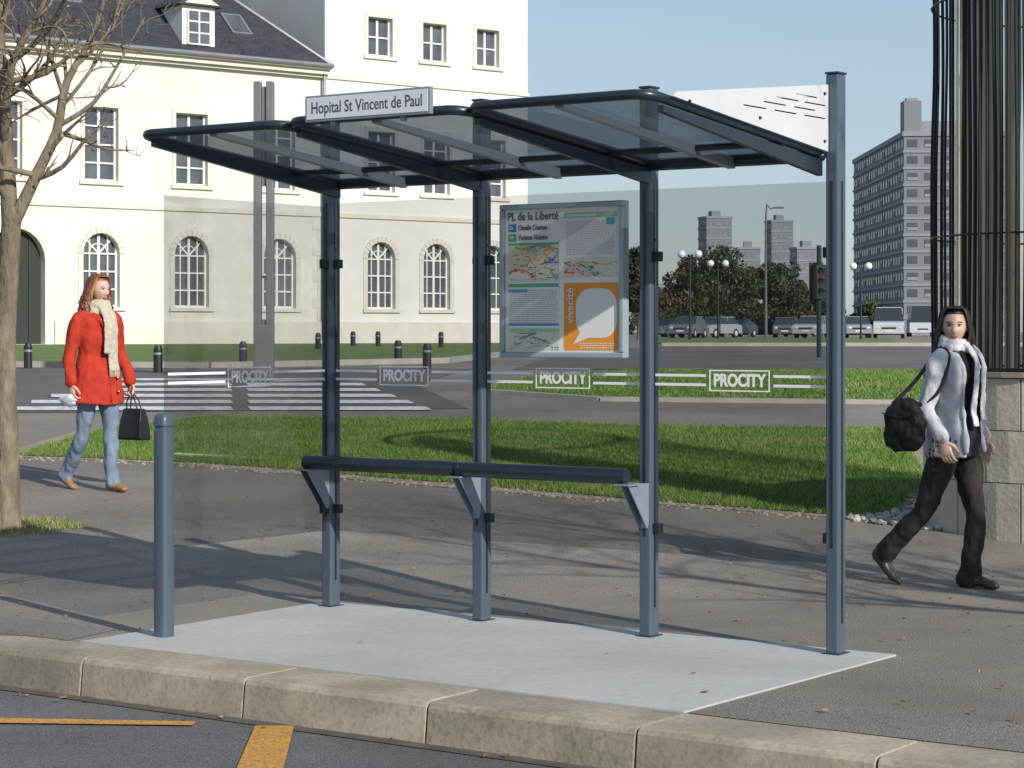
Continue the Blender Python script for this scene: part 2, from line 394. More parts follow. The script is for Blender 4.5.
# roof
def roofz(y): return 2.30+(-y-.05)/1.53*.15
fr=MB(); sheet=MB(); raf=MB()
ends=[(.08,1.03),(1.03,2.06),(2.06,3.02)]
for i,(a,b) in enumerate(ends):
    dz=.008*i; yf=-1.55; r=.09; yb=-.02
    a2=a+.014; b2=b-.014
    def corner(cx,cy,a0,a1): return [(cx+r*math.cos(R(q)),cy+r*math.sin(R(q))) for q in np.linspace(a0,a1,7)]
    path=[(a2,yb)]+corner(a2+r,yf+r,180,270)+corner(b2-r,yf+r,270,360)+[(b2,yb)]
    P=[(x,y,roofz(y)+dz+.012) for x,y in path]
    fr.tube(P,[(.022,.020)]*len(P),(0,0,1),10,0,cap=True)
    P2=[(x,y,roofz(y)+dz+.020) for x,y in path]
    sheet.add(P2,[tuple(range(len(P2)))],0)
    fr.tube([(a2,-.05,roofz(-.05)+dz+.0),(b2,-.05,roofz(-.05)+dz+.0)],[(.03,.03)]*2,(0,0,1),8)
    fr.tube([(a2,-.42,roofz(-.42)+dz-.002),(b2,-.42,roofz(-.42)+dz-.002)],[(.016,.02)]*2,(0,0,1),8)
    m=(a+b)/2
    vs=[]
    for (y,h) in ((-.06,.05),(yf+.03,.025)):
        for xx in (m-.02,m+.02):
            vs+=[(xx,y,roofz(y)+dz+.010-h),(xx,y,roofz(y)+dz+.010)]
    raf.add(vs,[(0,1,3,2),(4,6,7,5),(0,4,5,1),(2,3,7,6),(0,2,6,4),(1,5,7,3)],0)
for i,x in enumerate([.09,1.03,2.06,3.0]):
    vs=[]
    for (y,h) in ((-.043,.075),(-1.45,.03)):
        for xx in (x-.014,x+.014):
            vs+=[(xx,y,roofz(y)+.0-h),(xx,y,roofz(y)-.002+.0)]
    fr.add(vs,[(0,1,3,2),(4,6,7,5),(0,4,5,1),(2,3,7,6),(0,2,6,4),(1,5,7,3)],0)
fr.obj('roof_frame',M_navy,sh,smooth=True,angle=35)
sheet.obj('roof_sheet',M_roofg,sh)
raf.obj('roof_rafters',mat('rafter_grey',(.30,.33,.36),rough=.45,metal=.2),sh)
# side fascia with slots
def slot(cy,cz,l,h=.009,tilt=0):
    pts=[]
    for k in range(5): a=R(-90+45*k); pts.append((cy+l/2+h*math.cos(a),cz+h*math.sin(a)))
    for k in range(5): a=R(90+45*k); pts.append((cy-l/2+h*math.cos(a),cz+h*math.sin(a)))
    return pts
holes=[]
for cz,row in ((2.575,[-.26]),(2.545,[-.18,-.44]),(2.515,[-.28,-.56]),(2.485,[-.18,-.46,-.74])):
    for cy in row: holes.append(slot(cy,cz,.20,.0032))
outer=[(-1.43,roofz(-1.43)+.038),(-1.40,roofz(-1.43)+.058),(-.05,2.645),(-.05,2.335)]
holed('side_fascia',outer,holes,.006,M_whitep,sh,lambda x,y,z:(3.044+z,x,y))
mb=MB(); mb.prism([(-.06,2.46),(-.06,2.60),(-.86,2.50),(-.86,2.46)],3.028,3.032,'x'); mb.obj('fascia_backing',mat('slot_dark_sheet',(.14,.15,.16),rough=.8),sh)  # plain sheet added behind the slots so the openings read dark
mb=MB(); 
for (y,z) in ((-.09,2.6),(-.09,2.38),(-1.3,2.462),(-.7,2.44)): mb.tube([(3.047,y,z),(3.052,y,z)],[.008,.007],(0,1,0),10)
mb.obj('fascia_bolts',M_black,sh)
# sign on roof
sx0,sx1=1.20,1.915
mb=MB(); mb.box(sx0,sx1,-1.60,-1.575,2.452,2.570,0); mb.box(sx0+.01,sx1-.01,-1.603,-1.6005,2.462,2.560,1)
for x in (1.35,1.75): mb.box(x-.012,x+.012,-1.585,-1.565,2.43,2.4515,0)
mb.obj('stop_name_sign',[mat('sign_frame',(.25,.28,.32),rough=.4,metal=.3),mat('sign_white',(.68,.69,.71),rough=.4)],sh,bevel=.004)
text('stop_name_text','Hopital St Vincent de Paul',.0755,M_dkt,sh,((sx0+sx1)/2,-1.6035,2.511),(R(90),0,0),bold=.0004,sx=.80)
# ------------ info case
x0,x1,z0,z1=1.175,1.93,1.37,2.15
cs=MB(); cs.box(x0,x1,-.045,-.008,z0,z1,0)
fw=.028
for (a,b,c,d) in ((x0,x1,z0,z0+fw),(x0,x1,z1-fw,z1),(x0,x0+fw,z0+fw,z1-fw),(x1-fw,x1,z0+fw,z1-fw)): cs.box(a,b,-.062,-.0452,c,d,0)
cs.obj('info_case_frame',mat('case_alu',(.34,.42,.45),(.31,.39,.42),9,.35,metal=.2),sh,bevel=.006)
px0,px1,pz0,pz1=x0+fw,x1-fw,z0+fw,z1-fw
cols={'w':(.8,.8,.78),'beige':(.70,.64,.46),'map':(.7,.68,.55),'green':(.1,.42,.2),'blue':(.03,.25,.5),'cyan':(.05,.4,.42),'orange':(.85,.32,.03),'red':(.6,.06,.05),'grey':(.45,.45,.46),'dk':(.05,.05,.06),'lg':(.35,.6,.35),'yel':(.8,.6,.1),'pale':(.6,.72,.62),'brown':(.35,.22,.12)}
keys=list(cols); PM=[mat('poster_'+k,cols[k],rough=.45) for k in keys]
po=MB()
def pr(u0,u1,v0,v1,c,lay=1):
    a=px0+u0*(px1-px0); b=px0+u1*(px1-px0); c0=pz1-v1*(pz1-pz0); c1=pz1-v0*(pz1-pz0); y=-.0455-lay*.0012
    po.add([(a,y,c0),(b,y,c0),(b,y,c1),(a,y,c1)],[(0,1,2,3)],keys.index(c))
def pline(pts,w,c,lay):
    y=-.0455-lay*.0012
    P=[Vector((px0+u*(px1-px0),pz1-v*(pz1-pz0))) for u,v in pts]
    for A,B in zip(P[:-1],P[1:]):
        d=(B-A)
        if d.length<1e-6: continue
        d.normalize(); n=Vector((-d.y,d.x))*w
        po.add([(A.x-n.x,y,A.y-n.y),(B.x-n.x,y,B.y-n.y),(B.x+n.x,y,B.y+n.y),(A.x+n.x,y,A.y+n.y)],[(0,1,2,3)],keys.index(c))
pr(0,1,0,1,'w',0)
pr(.03,.10,.10,.155,'blue'); pr(.03,.10,.17,.225,'green')
pr(.03,.475,.25,.5,'beige')
pr(.03,.475,.235,.25,'green')
rnd=random.Random(3)
def mapart(u0,u1,v0,v1,n):
    for k in range(n):
        c=rnd.choice(['red','blue','green','yel','orange','cyan','w','w','brown']); p=[(rnd.uniform(u0,u1),rnd.uniform(v0,v1))]
        for j in range(6): 
            p.append((min(max(p[-1][0]+rnd.gauss(0,.08),u0),u1),min(max(p[-1][1]+rnd.gauss(0,.04),v0),v1)))
        pline(p,rnd.choice([.0012,.0018,.0028]),c,2+k*.15)
    for k in range(n*3):
        u=rnd.uniform(u0,u1-.04); v=rnd.uniform(v0,v1-.01); pr(u,u+rnd.uniform(.01,.04),v,v+.005,rnd.choice(['dk','grey','dk']),1.6)
mapart(.035,.47,.255,.495,16)
def table(u0,u1,v0,v1,rows,c='grey'):
    for r in range(rows):
        v=v0+(v1-v0)*(r+.3)/rows; u=u0
        while u<u1-.01:
            w=rnd.uniform(.008,.025); pr(u,min(u+w,u1),v,v+(v1-v0)/rows*.42,c,1.5); u+=w+.008
pr(.03,.475,.52,.545,'green'); table(.04,.465,.56,.8,17); pr(.03,.475,.80,.815,'blue'); 
pr(.03,.2,.56,.58,'cyan',1.8)
pr(.03,.475,.86,.985,'map'); mapart(.035,.47,.865,.98,8); pr(.03,.475,.835,.86,'lg')
pr(.52,.97,.035,.07,'lg'); pr(.54,.8,.045,.06,'w',1.5)
table(.54,.95,.09,.33,20); pr(.52,.97,.345,.365,'pale'); pr(.52,.97,.37,.48,'map'); mapart(.525,.965,.375,.475,8)
pr(.885,.95,.075,.12,'cyan',2)
def rr(u0,u1,v0,v1,c,lay,r):
    a=px0+u0*(px1-px0); b=px0+u1*(px1-px0); c0=pz1-v1*(pz1-pz0); c1=pz1-v0*(pz1-pz0); y=-.0455-lay*.0012; vs=[]
    for (cx,cz,s) in ((b-r,c1-r,0),(a+r,c1-r,90),(a+r,c0+r,180),(b-r,c0+r,270)):
        for k in range(6): q=R(s+18*k); vs.append((cx+r*math.cos(q),y,cz+r*math.sin(q)))
    po.add(vs,[tuple(range(len(vs)))],keys.index(c))
rr(.52,.985,.52,.985,'orange',1,.012); rr(.625,.975,.56,.90,'w',2,.085)
po.add([(px0+.66*(px1-px0),-.048,pz1-.86*(pz1-pz0)),(px0+.76*(px1-px0),-.048,pz1-.89*(pz1-pz0)),(px0+.60*(px1-px0),-.048,pz1-.945*(pz1-pz0))],[(0,1,2)],keys.index('w'))
table(.66,.95,.93,.975,3,'w')
po.obj('info_poster',PM,sh)
def tp(s,u,v,size,c,rot=(R(90),0,0),sx=.85,al='LEFT'):
    text('poster_text',s,size,PM[keys.index(c)],sh,(px0+u*(px1-px0),-.0492,pz1-v*(pz1-pz0)),rot,al,0.0002,.0006,sx)
tp('PL de la Liberté',.025,.05,.058,'dk'); tp('Osselle Chateau',.12,.128,.036,'dk',sx=.75); tp('Violette Violette',.12,.198,.036,'dk',sx=.75)
tp('20a',.035,.128,.028,'w',sx=.7); tp('19',.04,.198,.03,'w',sx=.8)
tp('vivacité',.575,.80,.06,'w',(R(90),R(-90),0),sx=1)
mb=MB(); mb.box(px0,px1,-.0565,-.054,pz0,pz1); mb.obj('case_glass',glassmat('case_glass',(.99,.99,.99),.008),sh)

# ------------------------------------------------------------ bollard
bo=empty('bollard',(-1.706,10.77,0),-R(35.52))
mb=MB(); sg=20
def ringsq(r,z):
    o=[]
    for k in range(sg):
        a=2*math.pi*k/sg; c,s_=math.cos(a),math.sin(a); e=.45
        o.append((r*math.copysign(abs(c)**e,c),r*math.copysign(abs(s_)**e,s_),z))
    return o
prf=[(.041,0),(.041,1.02),(.037,1.026),(.037,1.034),(.043,1.04),(.043,1.065),(.039,1.085),(.028,1.1),(.012,1.106)]
vs=[];
for r,z in prf: vs+=ringsq(r,z)
fs=[(i*sg+k,i*sg+(k+1)%sg,(i+1)*sg+(k+1)%sg,(i+1)*sg+k) for i in range(len(prf)-1) for k in range(sg)]+[tuple((len(prf)-1)*sg+k for k in range(sg))]
mb.add(vs,fs); mb.obj('bollard_post',M_steel,bo,smooth=True,angle=30)

# ------------------------------------------------------------ buildings
M_wall=mat('cream_render',(.71,.69,.64),(.665,.64,.585),.6,.9,bump=.1,bscale=8,c3=(.56,.535,.48),scale3=2.5,f3=.35,stain=.1,sscale=.3)
M_wall2=mat('white_render',(.71,.70,.67),(.66,.65,.615),.5,.9,stain=.08,sscale=.3)
M_stone=mat('stone_trim',(.64,.615,.555),(.57,.545,.485),2,.85,bump=.2,bscale=20)
M_slate=mat('slate_roof',(.022,.025,.03),(.042,.046,.054),1.5,.65,bump=.7,bscale=14,spec=.3,stretch=(1,1,4),c3=(.07,.072,.078),scale3=9,f3=.6)
M_win=mat('window_glass',(.05,.06,.075),(.12,.13,.14),.9,.08,spec=.8)
M_frame=mat('white_window_frame',(.72,.72,.70),rough=.6)
M_zinc=mat('zinc',(.3,.31,.33),(.25,.26,.28),3,.5,metal=.5)
bl=empty('old_hospital_building',(-10.5,72,1.1),math.atan2(.639,.769))
def arch(cx,z0,w,h):
    pts=[(cx-w/2,z0),(cx+w/2,z0)]; zc=z0+h-w/2
    for k in range(13): a=R(180*k/12); pts.append((cx+w/2*math.cos(a),zc+w/2*math.sin(a)))
    return pts
def rect(cx,z0,w,h): return [(cx-w/2,z0),(cx+w/2,z0),(cx+w/2,z0+h),(cx-w/2,z0+h)]
gl=MB(); frm=MB(); trim=MB()
def win(cx,z0,w,h,isarch,rows,nv=1,yo=0):
    gl.box(cx-w/2-.05,cx+w/2+.05,yo+.24,yo+.27,z0-.05,z0+h+.05)
    t=.055
    frm.box(cx-w/2,cx-w/2+t,yo+.17,yo+.235,z0,z0+h); frm.box(cx+w/2-t,cx+w/2,yo+.17,yo+.235,z0,z0+h)
    for i in range(nv):
        xx=cx-w/2+(i+1)*w/(nv+1); ww=.045 if i==nv//2 else .02
        frm.box(xx-ww,xx+ww,yo+.175,yo+.235,z0+t,z0+h-t)
    hh=h-(w/2 if isarch else 0)
    for i in range(rows+1):
        zz=z0+hh*i/rows; frm.box(cx-w/2+t,cx+w/2-t,yo+.18,yo+.232,zz-.025 if i else zz,zz+.025 if i else zz+.07)
    if isarch:
        zc=z0+hh
        for a in (45,135):
            M=Matrix.Translation((cx,0,zc))@Matrix.Rotation(R(90-a),4,'Y')
            frm.box(-.025,.025,yo+.178,yo+.231,.0,w/2,0,M)
        prev=None
        for k in range(9):
            a=R(180*k/8); p=Vector((cx+w/4*math.cos(a),yo+.2,zc+w/4*math.sin(a)))
            if prev: frm.tube([prev,p],[.022,.022],(0,1,0),4,cap=False)
            prev=p
        for k in range(12):
            a0=R(180*k/12+.6);a1=R(180*(k+1)/12-.6); r0=w/2+.0;r1=w/2+.2
            q=[(cx+r*math.cos(a),zc+r*math.sin(a)) for r,a in ((r0,a0),(r1,a0),(r1,a1),(r0,a1))]
            trim.prism(q,yo-.03,yo+.02,'y')
        for sx in (-1,1):
            xa=cx+sx*(w/2); xb=cx+sx*(w/2+.18); trim.box(min(xa,xb),max(xa,xb),yo-.03,yo+.02,z0,zc-.01)
    else:
        for sx in (-1,1):
            xa=cx+sx*(w/2); xb=cx+sx*(w/2+.14); trim.box(min(xa,xb),max(xa,xb),yo-.03,yo+.02,z0,z0+h)
        trim.box(cx-w/2-.14,cx+w/2+.14,yo-.035,yo+.02,z0+h+.002,z0+h+.18)
    trim.box(cx-w/2-.2,cx+w/2+.2,yo-.08,yo+.16,z0-.12,z0-.002)
lowk=[-23.5,-20.1,-16.8,-13.4,-10.1,-3.33,0,3.45]
holes=[]
for k in lowk:
    holes.append(arch(k,1.2,1.3,2.35)); win(k,1.2,1.3,2.35,True,3,3)
    holes.append(rect(k,5.2,1.2,2.35)); win(k,5.2,1.2,2.35,False,4,1)
holes.append(rect(-6.7,5.2,1.2,2.35)); win(-6.7,5.2,1.2,2.35,False,4,1)
holes.append(arch(-6.3,.02,2.0,3.6))
mb=MB(); mb.box(-7.5,-5.1,.31,.345,0,3.7)
for xx in (-6.9,-6.3,-5.7): mb.box(xx-.03,xx+.03,.27,.309,0.02,3.6)
mb.obj('arched_gate',mat('dark_green_gate',(.02,.025,.022),rough=.6),bl)
holed('wall_low_wing',[(-26,0),(5.3,0),(5.3,9.1),(-26,9.1)],holes,.3,M_wall,bl,lambda x,y,z:(x,.15+z,y))
tallk=[7.7,10.15,12.75]; holes=[]
for k in tallk:
    holes.append(arch(k,1.2,1.2,2.35)); win(k,1.2,1.2,2.35,True,3,3)
    holes.append(rect(k,5.3,1.15,2.1)); win(k,5.3,1.15,2.1,False,4,1)
for k in (7.65,10.05,12.5):
    holes.append(rect(k,10.05,1.05,1.35)); win(k,10.05,1.05,1.35,False,2,1)
    holes.append(rect(k,14.2,1.05,1.8)); win(k,14.2,1.05,1.8,False,3,1)
holed('wall_tall_wing',[(5.302,0),(14.4,0),(14.4,19),(5.302,19)],holes,.3,M_wall2,bl,lambda x,y,z:(x,.15+z,y))
mb=MB(); mb.box(5.302,14.4,.302,12,0,18.99); mb.box(-26,5.3,.36,12,0,9.05); mb.obj('wing_walls',M_wall2,bl)
gl.obj('windows',M_win,bl); frm.obj('window_frames',M_frame,bl); 
trim.box(-26,-7.6,-.08,-.002,0,.75); trim.box(-5.0,5.301,-.08,-.002,0,.75); trim.box(5.31,14.4,-.08,-.002,0,.75)
trim.box(-26,5.3,-.06,-.001,4.35,4.5); trim.box(5.31,14.4,-.06,-.001,4.35,4.5)
trim.box(-26,5.3,-.18,.299,9.102,9.2); trim.box(-26,5.3,-.32,.299,9.201,9.36); trim.box(-26,5.3,-.45,.299,9.361,9.5)
trim.box(5.31,14.45,-.06,-.001,9.1,9.22)
trim.box(5.2,14.7,-.35,12.3,19.001,19.4)
for i in range(18):
    w=.5 if i%2 else .32
    trim.box(14.4-w,14.42,-.02,-.001,.76+i*.5,.76+i*.5+.47) if i<7 else None
    trim.box(5.3-w,5.3,-.02,-.001,.76+i*.45,.76+i*.45+.43) if i<8 else None
trim.obj('stone_trim',M_stone,bl)
rf=MB()
e=-.42; zr=9.5; H=6.2
rf.add([(-26,e,zr),(5.28,e,zr),(-1.2,6.2,zr+H),(-26,6.2,zr+H),(5.28,12.4,zr),(-26,12.4,zr)],[(0,1,2,3),(1,4,2),(4,5,3,2),(0,3,5),(0,5,4,1)])
rf.obj('slate_roof',M_slate,bl)
rl=MB(); rl.tube([(5.28,e,zr+.03),(-1.2,6.2,zr+H+.03)],[.07,.07],(0,0,1),8); rl.tube([(-26,e-.08,zr-.02),(5.28,e-.08,zr-.02)],[.08,.08],(0,0,1),8)
rl.tube([(5.15,-.2,9.3),(5.15,-.16,0.2)],[.05,.05],(1,0,0),8)
rl.obj('gutters_and_ridges',M_zinc,bl,smooth=True)
sk=MB()
def onroof(x,y): return zr+(y-e)/(6.2-e)*H
for cx,cy in ((-4.3,1.5),(2.3,.9),(-9,1.0)):
    a=math.atan2(H,6.2-e)
    M=Matrix.Translation((cx,cy,onroof(cx,cy)+.04))@Matrix.Rotation(a,4,'X')
    hw=.9 if cx<0 else .4
    sk.box(-hw,hw,-.55,.55,-.02,.05,0,M); sk.box(-hw+.08,hw-.08,-.47,.47,.052,.06,1,M)
sk.obj('skylights',[M_zinc,M_win],bl)
dm=MB(); zd=zr-.42
for cx in (.2,-7.5):
    y0=-.1
    dm.box(cx-.62,cx+.62,y0,y0+2.8,zd+.5,zd+2.0,0)
    dm.box(cx-.40,cx+.40,y0-.03,y0-.002,zd+.75,zd+1.85,1)
    for xx in (-.42,0,.42): dm.box(cx+xx-.03,cx+xx+.03,y0-.06,y0-.032,zd+.75,zd+1.85,0)
    for z in (.75,1.12,1.49,1.85): dm.box(cx-.42,cx+.42,y0-.055,y0-.031,zd+z-.025,zd+z+.025,0)
    dm.prism([(cx-.85,zd+2.002),(cx+.85,zd+2.002),(cx+.75,zd+2.12),(cx,zd+2.5),(cx-.75,zd+2.12)],y0-.2,y0+3.2,'y',2)
    dm.prism([(cx-.65,zd+2.05),(cx+.65,zd+2.05),(cx,zd+2.4)],y0-.23,y0-.202,'y',0)
dm.obj('dormers',[M_wall2,M_win,mat('dormer_slate',(.04,.043,.05),rough=.7)],bl)
ch=MB(); ch.box(3.0,3.9,5.0,6.2,zr+2,zr+5.6,0); ch.box(2.92,3.98,4.92,6.28,zr+5.6,zr+5.85,0)
for i in range(3): ch.cyl((3.2+.25*i,5.6),.1,zr+5.85,zr+6.3,10,1)
ch.obj('chimney',[M_stone,mat('chimney_pot',(.35,.16,.1))],bl)
def leafmass(name,blobs,n,size,mats,parent=None,loc=None):
    V=[];F=[];MI=[];c=0
    for k in range(n):
        bx,by,bz,rx,ry,rz=random.choice(blobs)
        while True:
            u=Vector((random.uniform(-1,1),random.uniform(-1,1),random.uniform(-1,1)))
            if u.length<=1: break
        l=u.length; u=u*(l**-.45 if l>.01 else 1)
        p=Vector((bx+u.x*rx,by+u.y*ry,bz+u.z*rz))
        q=noise.noise(p*(.9/size*.12))
        if q<-.25: continue
        a=Vector((random.gauss(0,1),random.gauss(0,1),random.gauss(0,1))).normalized(); b=a.cross(Vector((random.gauss(0,1),random.gauss(0,1),1))).normalized()
        s_=size*random.uniform(.6,1.3)
        V+=[p-a*s_,p+b*s_*.6,p+a*s_,p-b*s_*.6]; F.append((4*c,4*c+1,4*c+2,4*c+3)); 
        w=random.random()+q; MI.append(0 if w<.4 else (1 if w<.85 else 2)); c+=1
    me=bpy.data.meshes.new(name); me.from_pydata([tuple(v) for v in V],[],F)
    for m in mats: me.materials.append(m)
    me.polygons.foreach_set('material_index',MI)
    o=bpy.data.objects.new(name,me); S.collection.objects.link(o)
    if parent: o.parent=parent
    if loc: o.location=loc
    return o
LG=[mat('foliage_dark',(.022,.036,.013),rough=.7),mat('foliage_mid',(.042,.062,.02),rough=.7),mat('foliage_light',(.07,.09,.028),rough=.7)]
LB=[mat('foliage_brown_dark',(.032,.032,.018),rough=.7),mat('foliage_olive',(.058,.058,.024),rough=.7),mat('foliage_rust',(.11,.07,.028),rough=.7)]
# ------------------------------------------------------------ bare trees
M_bark=mat('bark',(.2,.165,.115),(.11,.09,.062),9,.9,bump=1.0,bscale=40,stretch=(1,1,.35),c3=(.3,.26,.18),scale3=14,f3=.6)
def limb(tb,tips,pts,rads,depth,seg=8):
    tb.tube(pts,rads,(1,0,0),seg,0,n=3)
    P,Q=cr(pts,rads,4)
    if depth<=0:
        tips.append(P[-1]); return
    L=sum((P[i+1]-P[i]).length for i in range(len(P)-1))
    nb=int(2+L*(4.2 if depth>1 else 7))
    for k in range(nb):
        i=random.randrange(int(len(P)*.2),len(P)-1); p=P[i]; r=Q[i][0]
        t=(P[i+1]-P[i]).normalized()
        d=(t*.7+Vector((random.gauss(0,.7),random.gauss(0,.7),random.gauss(.25,.4)))).normalized()
        l=L*random.uniform(.25,.6)*(.8 if depth>1 else .7)
        q=[p]; 
        for j in range(3):
            d=(d+Vector((random.gauss(0,.3),random.gauss(0,.3),random.gauss(.08,.25)))).normalized(); q.append(q[-1]+d*l/3)
        r0=max(r*.55,.0035); limb(tb,tips,q,[r0,r0*.75,r0*.5,.0022],depth-1,6 if depth>1 else 5)
tr=empty('bare_tree',(-3.50,15.2,zt(15.2)))
tb=MB(); tips=[]
tb.tube([(0,0,-.1),(.0,0,.08),(.01,0,.5),(-.01,0,1.2),(.02,.02,1.9),(.04,.0,2.2)],[.14,.1,.082,.076,.07,.068],(1,0,0),14,0,n=4)
limb(tb,tips,[(.03,0,2.1),(-.02,.05,2.8),(-.05,.0,3.6),(.05,.05,4.6),(.0,0,5.6)],[.062,.052,.042,.028,.01],3)
limb(tb,tips,[(.03,0,2.08),(.22,-.05,2.45),(.36,-.05,2.75),(.42,0,3.1),(.62,.05,3.5),(.8,0,4.2)],[.05,.04,.034,.028,.018,.006],3)
limb(tb,tips,[(.02,0,2.3),(-.3,.1,2.8),(-.55,.1,3.5),(-.7,0,4.4)],[.045,.035,.025,.008],2)
limb(tb,tips,[(-.02,.02,2.7),(.1,-.25,3.2),(.35,-.4,3.6),(.5,-.45,4.2)],[.035,.026,.017,.006],2)
limb(tb,tips,[(.2,-.04,2.42),(.42,-.15,2.5),(.62,-.2,2.72),(.75,-.2,2.8)],[.022,.016,.01,.004],1)
limb(tb,tips,[(.0,.0,3.1),(.3,-.1,3.15),(.6,-.1,3.35),(.95,-.05,3.3)],[.024,.018,.011,.004],2)
limb(tb,tips,[(.38,-.03,2.8),(.6,0,2.95),(.75,.05,3.2),(.95,.05,3.55)],[.02,.016,.01,.004],2)
tb.obj('branches',M_bark,tr,smooth=True)
lv=MB()
for t in random.sample(tips,min(200,len(tips))):
    a=Vector((random.gauss(0,1),random.gauss(0,1),random.gauss(0,1))).normalized()*.018; b=a.cross(Vector((0,.3,1))).normalized()*.013
    lv.add([t-a,t+b,t+a,t-b],[(0,1,2,3)])
lv.obj('last_leaves',mat('leaf_russet',(.4,.25,.08)),tr)
blades('grass.002',[(-4.1,15.0),(-3.6,14.75),(-3.1,15.0),(-2.95,15.3),(-3.2,15.7),(-4.0,15.8)],2500,.035,.004,[G[0],G[2],G[2]])
tr2=empty('bare_tree',(6.3,7.3,0)); tb=MB(); tips=[]
tb.tube([(0,0,-.1),(0,0,.1),(.02,0,1.2),(0,.03,2.4)],[.16,.12,.10,.085],(1,0,0),12,0,n=4)
limb(tb,tips,[(0,.03,2.3),(.1,0,3.2),(-.05,.1,4.4),(.05,0,6.0)],[.08,.06,.04,.01],3)
limb(tb,tips,[(0,.03,2.3),(-.7,.2,3.0),(-1.4,.3,3.9),(-1.9,.4,5.0)],[.06,.045,.03,.008],3)
limb(tb,tips,[(0,.03,2.4),(.7,-.2,3.2),(1.2,-.3,4.2),(1.5,-.4,5.2)],[.055,.04,.025,.008],2)
limb(tb,tips,[(0,0,2.7),(-.2,.8,3.4),(-.4,1.3,4.3),(-.3,1.6,5.2)],[.05,.035,.02,.007],2)
tb.obj('branches',M_bark,tr2,smooth=True)
# ------------------------------------------------------------ twin pylon behind glass
pyD=31.0; py=empty('metal_pylon',((264-512)/2197*pyD,pyD,zt(pyD)))
mb=MB()
mb.box(-.14,.14,-.1,.1,-.05,.75); mb.box(-.14,-.035,-.09,.09,.75,4.17); mb.box(.035,.14,-.09,.09,.75,4.17)
mb.box(-.034,.034,-.05,.05,2.7,4.1); mb.box(-.034,.034,-.05,.05,.75,.82)
mb.box(-.034,.034,-.04,.04,1.4,1.44)
mb.obj('pylon_body',mat('pylon_grey',(.17,.17,.17),(.14,.14,.14),5,.5,metal=.2),py,bevel=.01)
def lowboll(px,y,h=.42):
    e_=empty('low_bollard',((px-512)/2197*y,y,zt(y))); m=MB()
    m.cyl((0,0),.07,-.05,h*.85,14,0); m.cyl((0,0),.07,h*.85,h,14,0,.045); m.cyl((0,0),.074,h*.66,h*.74,14,1); m.obj('low_bollard_body',[M_black,M_zinc],e_)
for px_,y_ in ((158,33.3),(243,38),(398,39.5),(427,35.5),(318,55),(353,60),(378,60),(441,58),(508,46),(28,36)): lowboll(px_,y_)
# ------------------------------------------------------------ round kiosk at right
kc=(4.12,15.5); kz=zt(15.5)
ki=empty('round_glass_kiosk',(kc[0],kc[1],kz))
M_kst=mat('kiosk_limestone',(.55,.5,.4),(.46,.41,.32),2.5,.85,bump=.25,bscale=30,stain=.2,sscale=1.5)
mb=MB()
for r in range(3):
    for k in range(14):
        a0=2*math.pi*(k+.5*(r%2))/14+.006; a1=2*math.pi*(k+1+.5*(r%2))/14-.006
        z0_=.0+r*.35-(.25 if r==0 else 0); z1_=(r+1)*.35-.008
        vs=[]
        for z in (z0_,z1_):
            for j in range(4):
                a=a0+(a1-a0)*j/3; vs.append((1.2*math.cos(a),1.2*math.sin(a),z))
            for j in range(4):
                a=a1+(a0-a1)*j/3; vs.append((1.0*math.cos(a),1.0*math.sin(a),z))
        mb.add(vs,[tuple(range(8))[::-1],tuple(range(8,16))]+[(i,(i+1)%8,(i+1)%8+8,i+8) for i in range(8)])
mb.obj('stone_base',M_kst,ki)
mb=MB(); mb.cyl((0,0),1.185,-.2,1.045,48); mb.cyl((0,0),1.22,1.05,1.085,48); mb.obj('base_core',mat('kiosk_base_core',(.3,.27,.2)),ki)
mb=MB(); sg=48
vs=[(1.0*math.cos(2*math.pi*k/sg),1.0*math.sin(2*math.pi*k/sg),z) for z in (1.086,4.15) for k in range(sg)]
mb.add(vs,[(k,(k+1)%sg,(k+1)%sg+sg,k+sg) for k in range(sg)])
mb.obj('glass_drum',glassmat('kiosk_glass',(.93,.92,.88),.06,.0),ki,smooth=True)
mb=MB()
for k in range(40):
    a0=2*math.pi*k/40+.012; a1=2*math.pi*(k+1)/40-.012; mid=(a0+a1)/2
    if not (150<math.degrees(mid)<222): continue
    vs=[(.965*math.cos(a),.965*math.sin(a),z) for z in (1.1,4.1) for a in (a0,mid,a1)]
    mb.add(vs,[(0,1,4,3),(1,2,5,4)],k%2)
mb.obj('inner_blinds',[mat('tan_blind',(.62,.54,.38),(.45,.38,.25),1.2,.5,stretch=(1,1,.25),c3=(.72,.68,.57),scale3=5,f3=.7),mat('pale_blind',(.66,.62,.52),(.5,.46,.36),1.2,.5,stretch=(1,1,.25))],ki)
mb=MB()
for k in range(120):
    a=2*math.pi*k/120; r=1.13; deg=math.degrees(a)
    if 150<deg<207:
        if k%4: continue
        rr_=.010
    elif 207<=deg<275: rr_=.0135
    else:
        if k%5: continue
        rr_=.012
    wv=.012*math.sin(k*1.7)
    mb.tube([(r*math.cos(a),r*math.sin(a),1.085),((r+wv)*math.cos(a+.006),(r+wv)*math.sin(a+.006),2.4),((r-.01)*math.cos(a-.004),(r-.01)*math.sin(a-.004),3.3),(r*math.cos(a),r*math.sin(a),4.15)],[rr_]*4,(1,0,0),6,n=4)
for k in range(24):
    a=2*math.pi*k/24; mb.tube([(1.01*math.cos(a),1.01*math.sin(a),1.09),(1.01*math.cos(a),1.01*math.sin(a),4.14)],[.011]*2,(1,0,0),5)
for z,rr_ in ((1.10,.012),(2.02,.007),(3.66,.008)):
    P=[(1.14*math.cos(2*math.pi*k/40),1.14*math.sin(2*math.pi*k/40),z) for k in range(41)]; mb.tube(P,[rr_]*41,(0,0,1),6,cap=False)
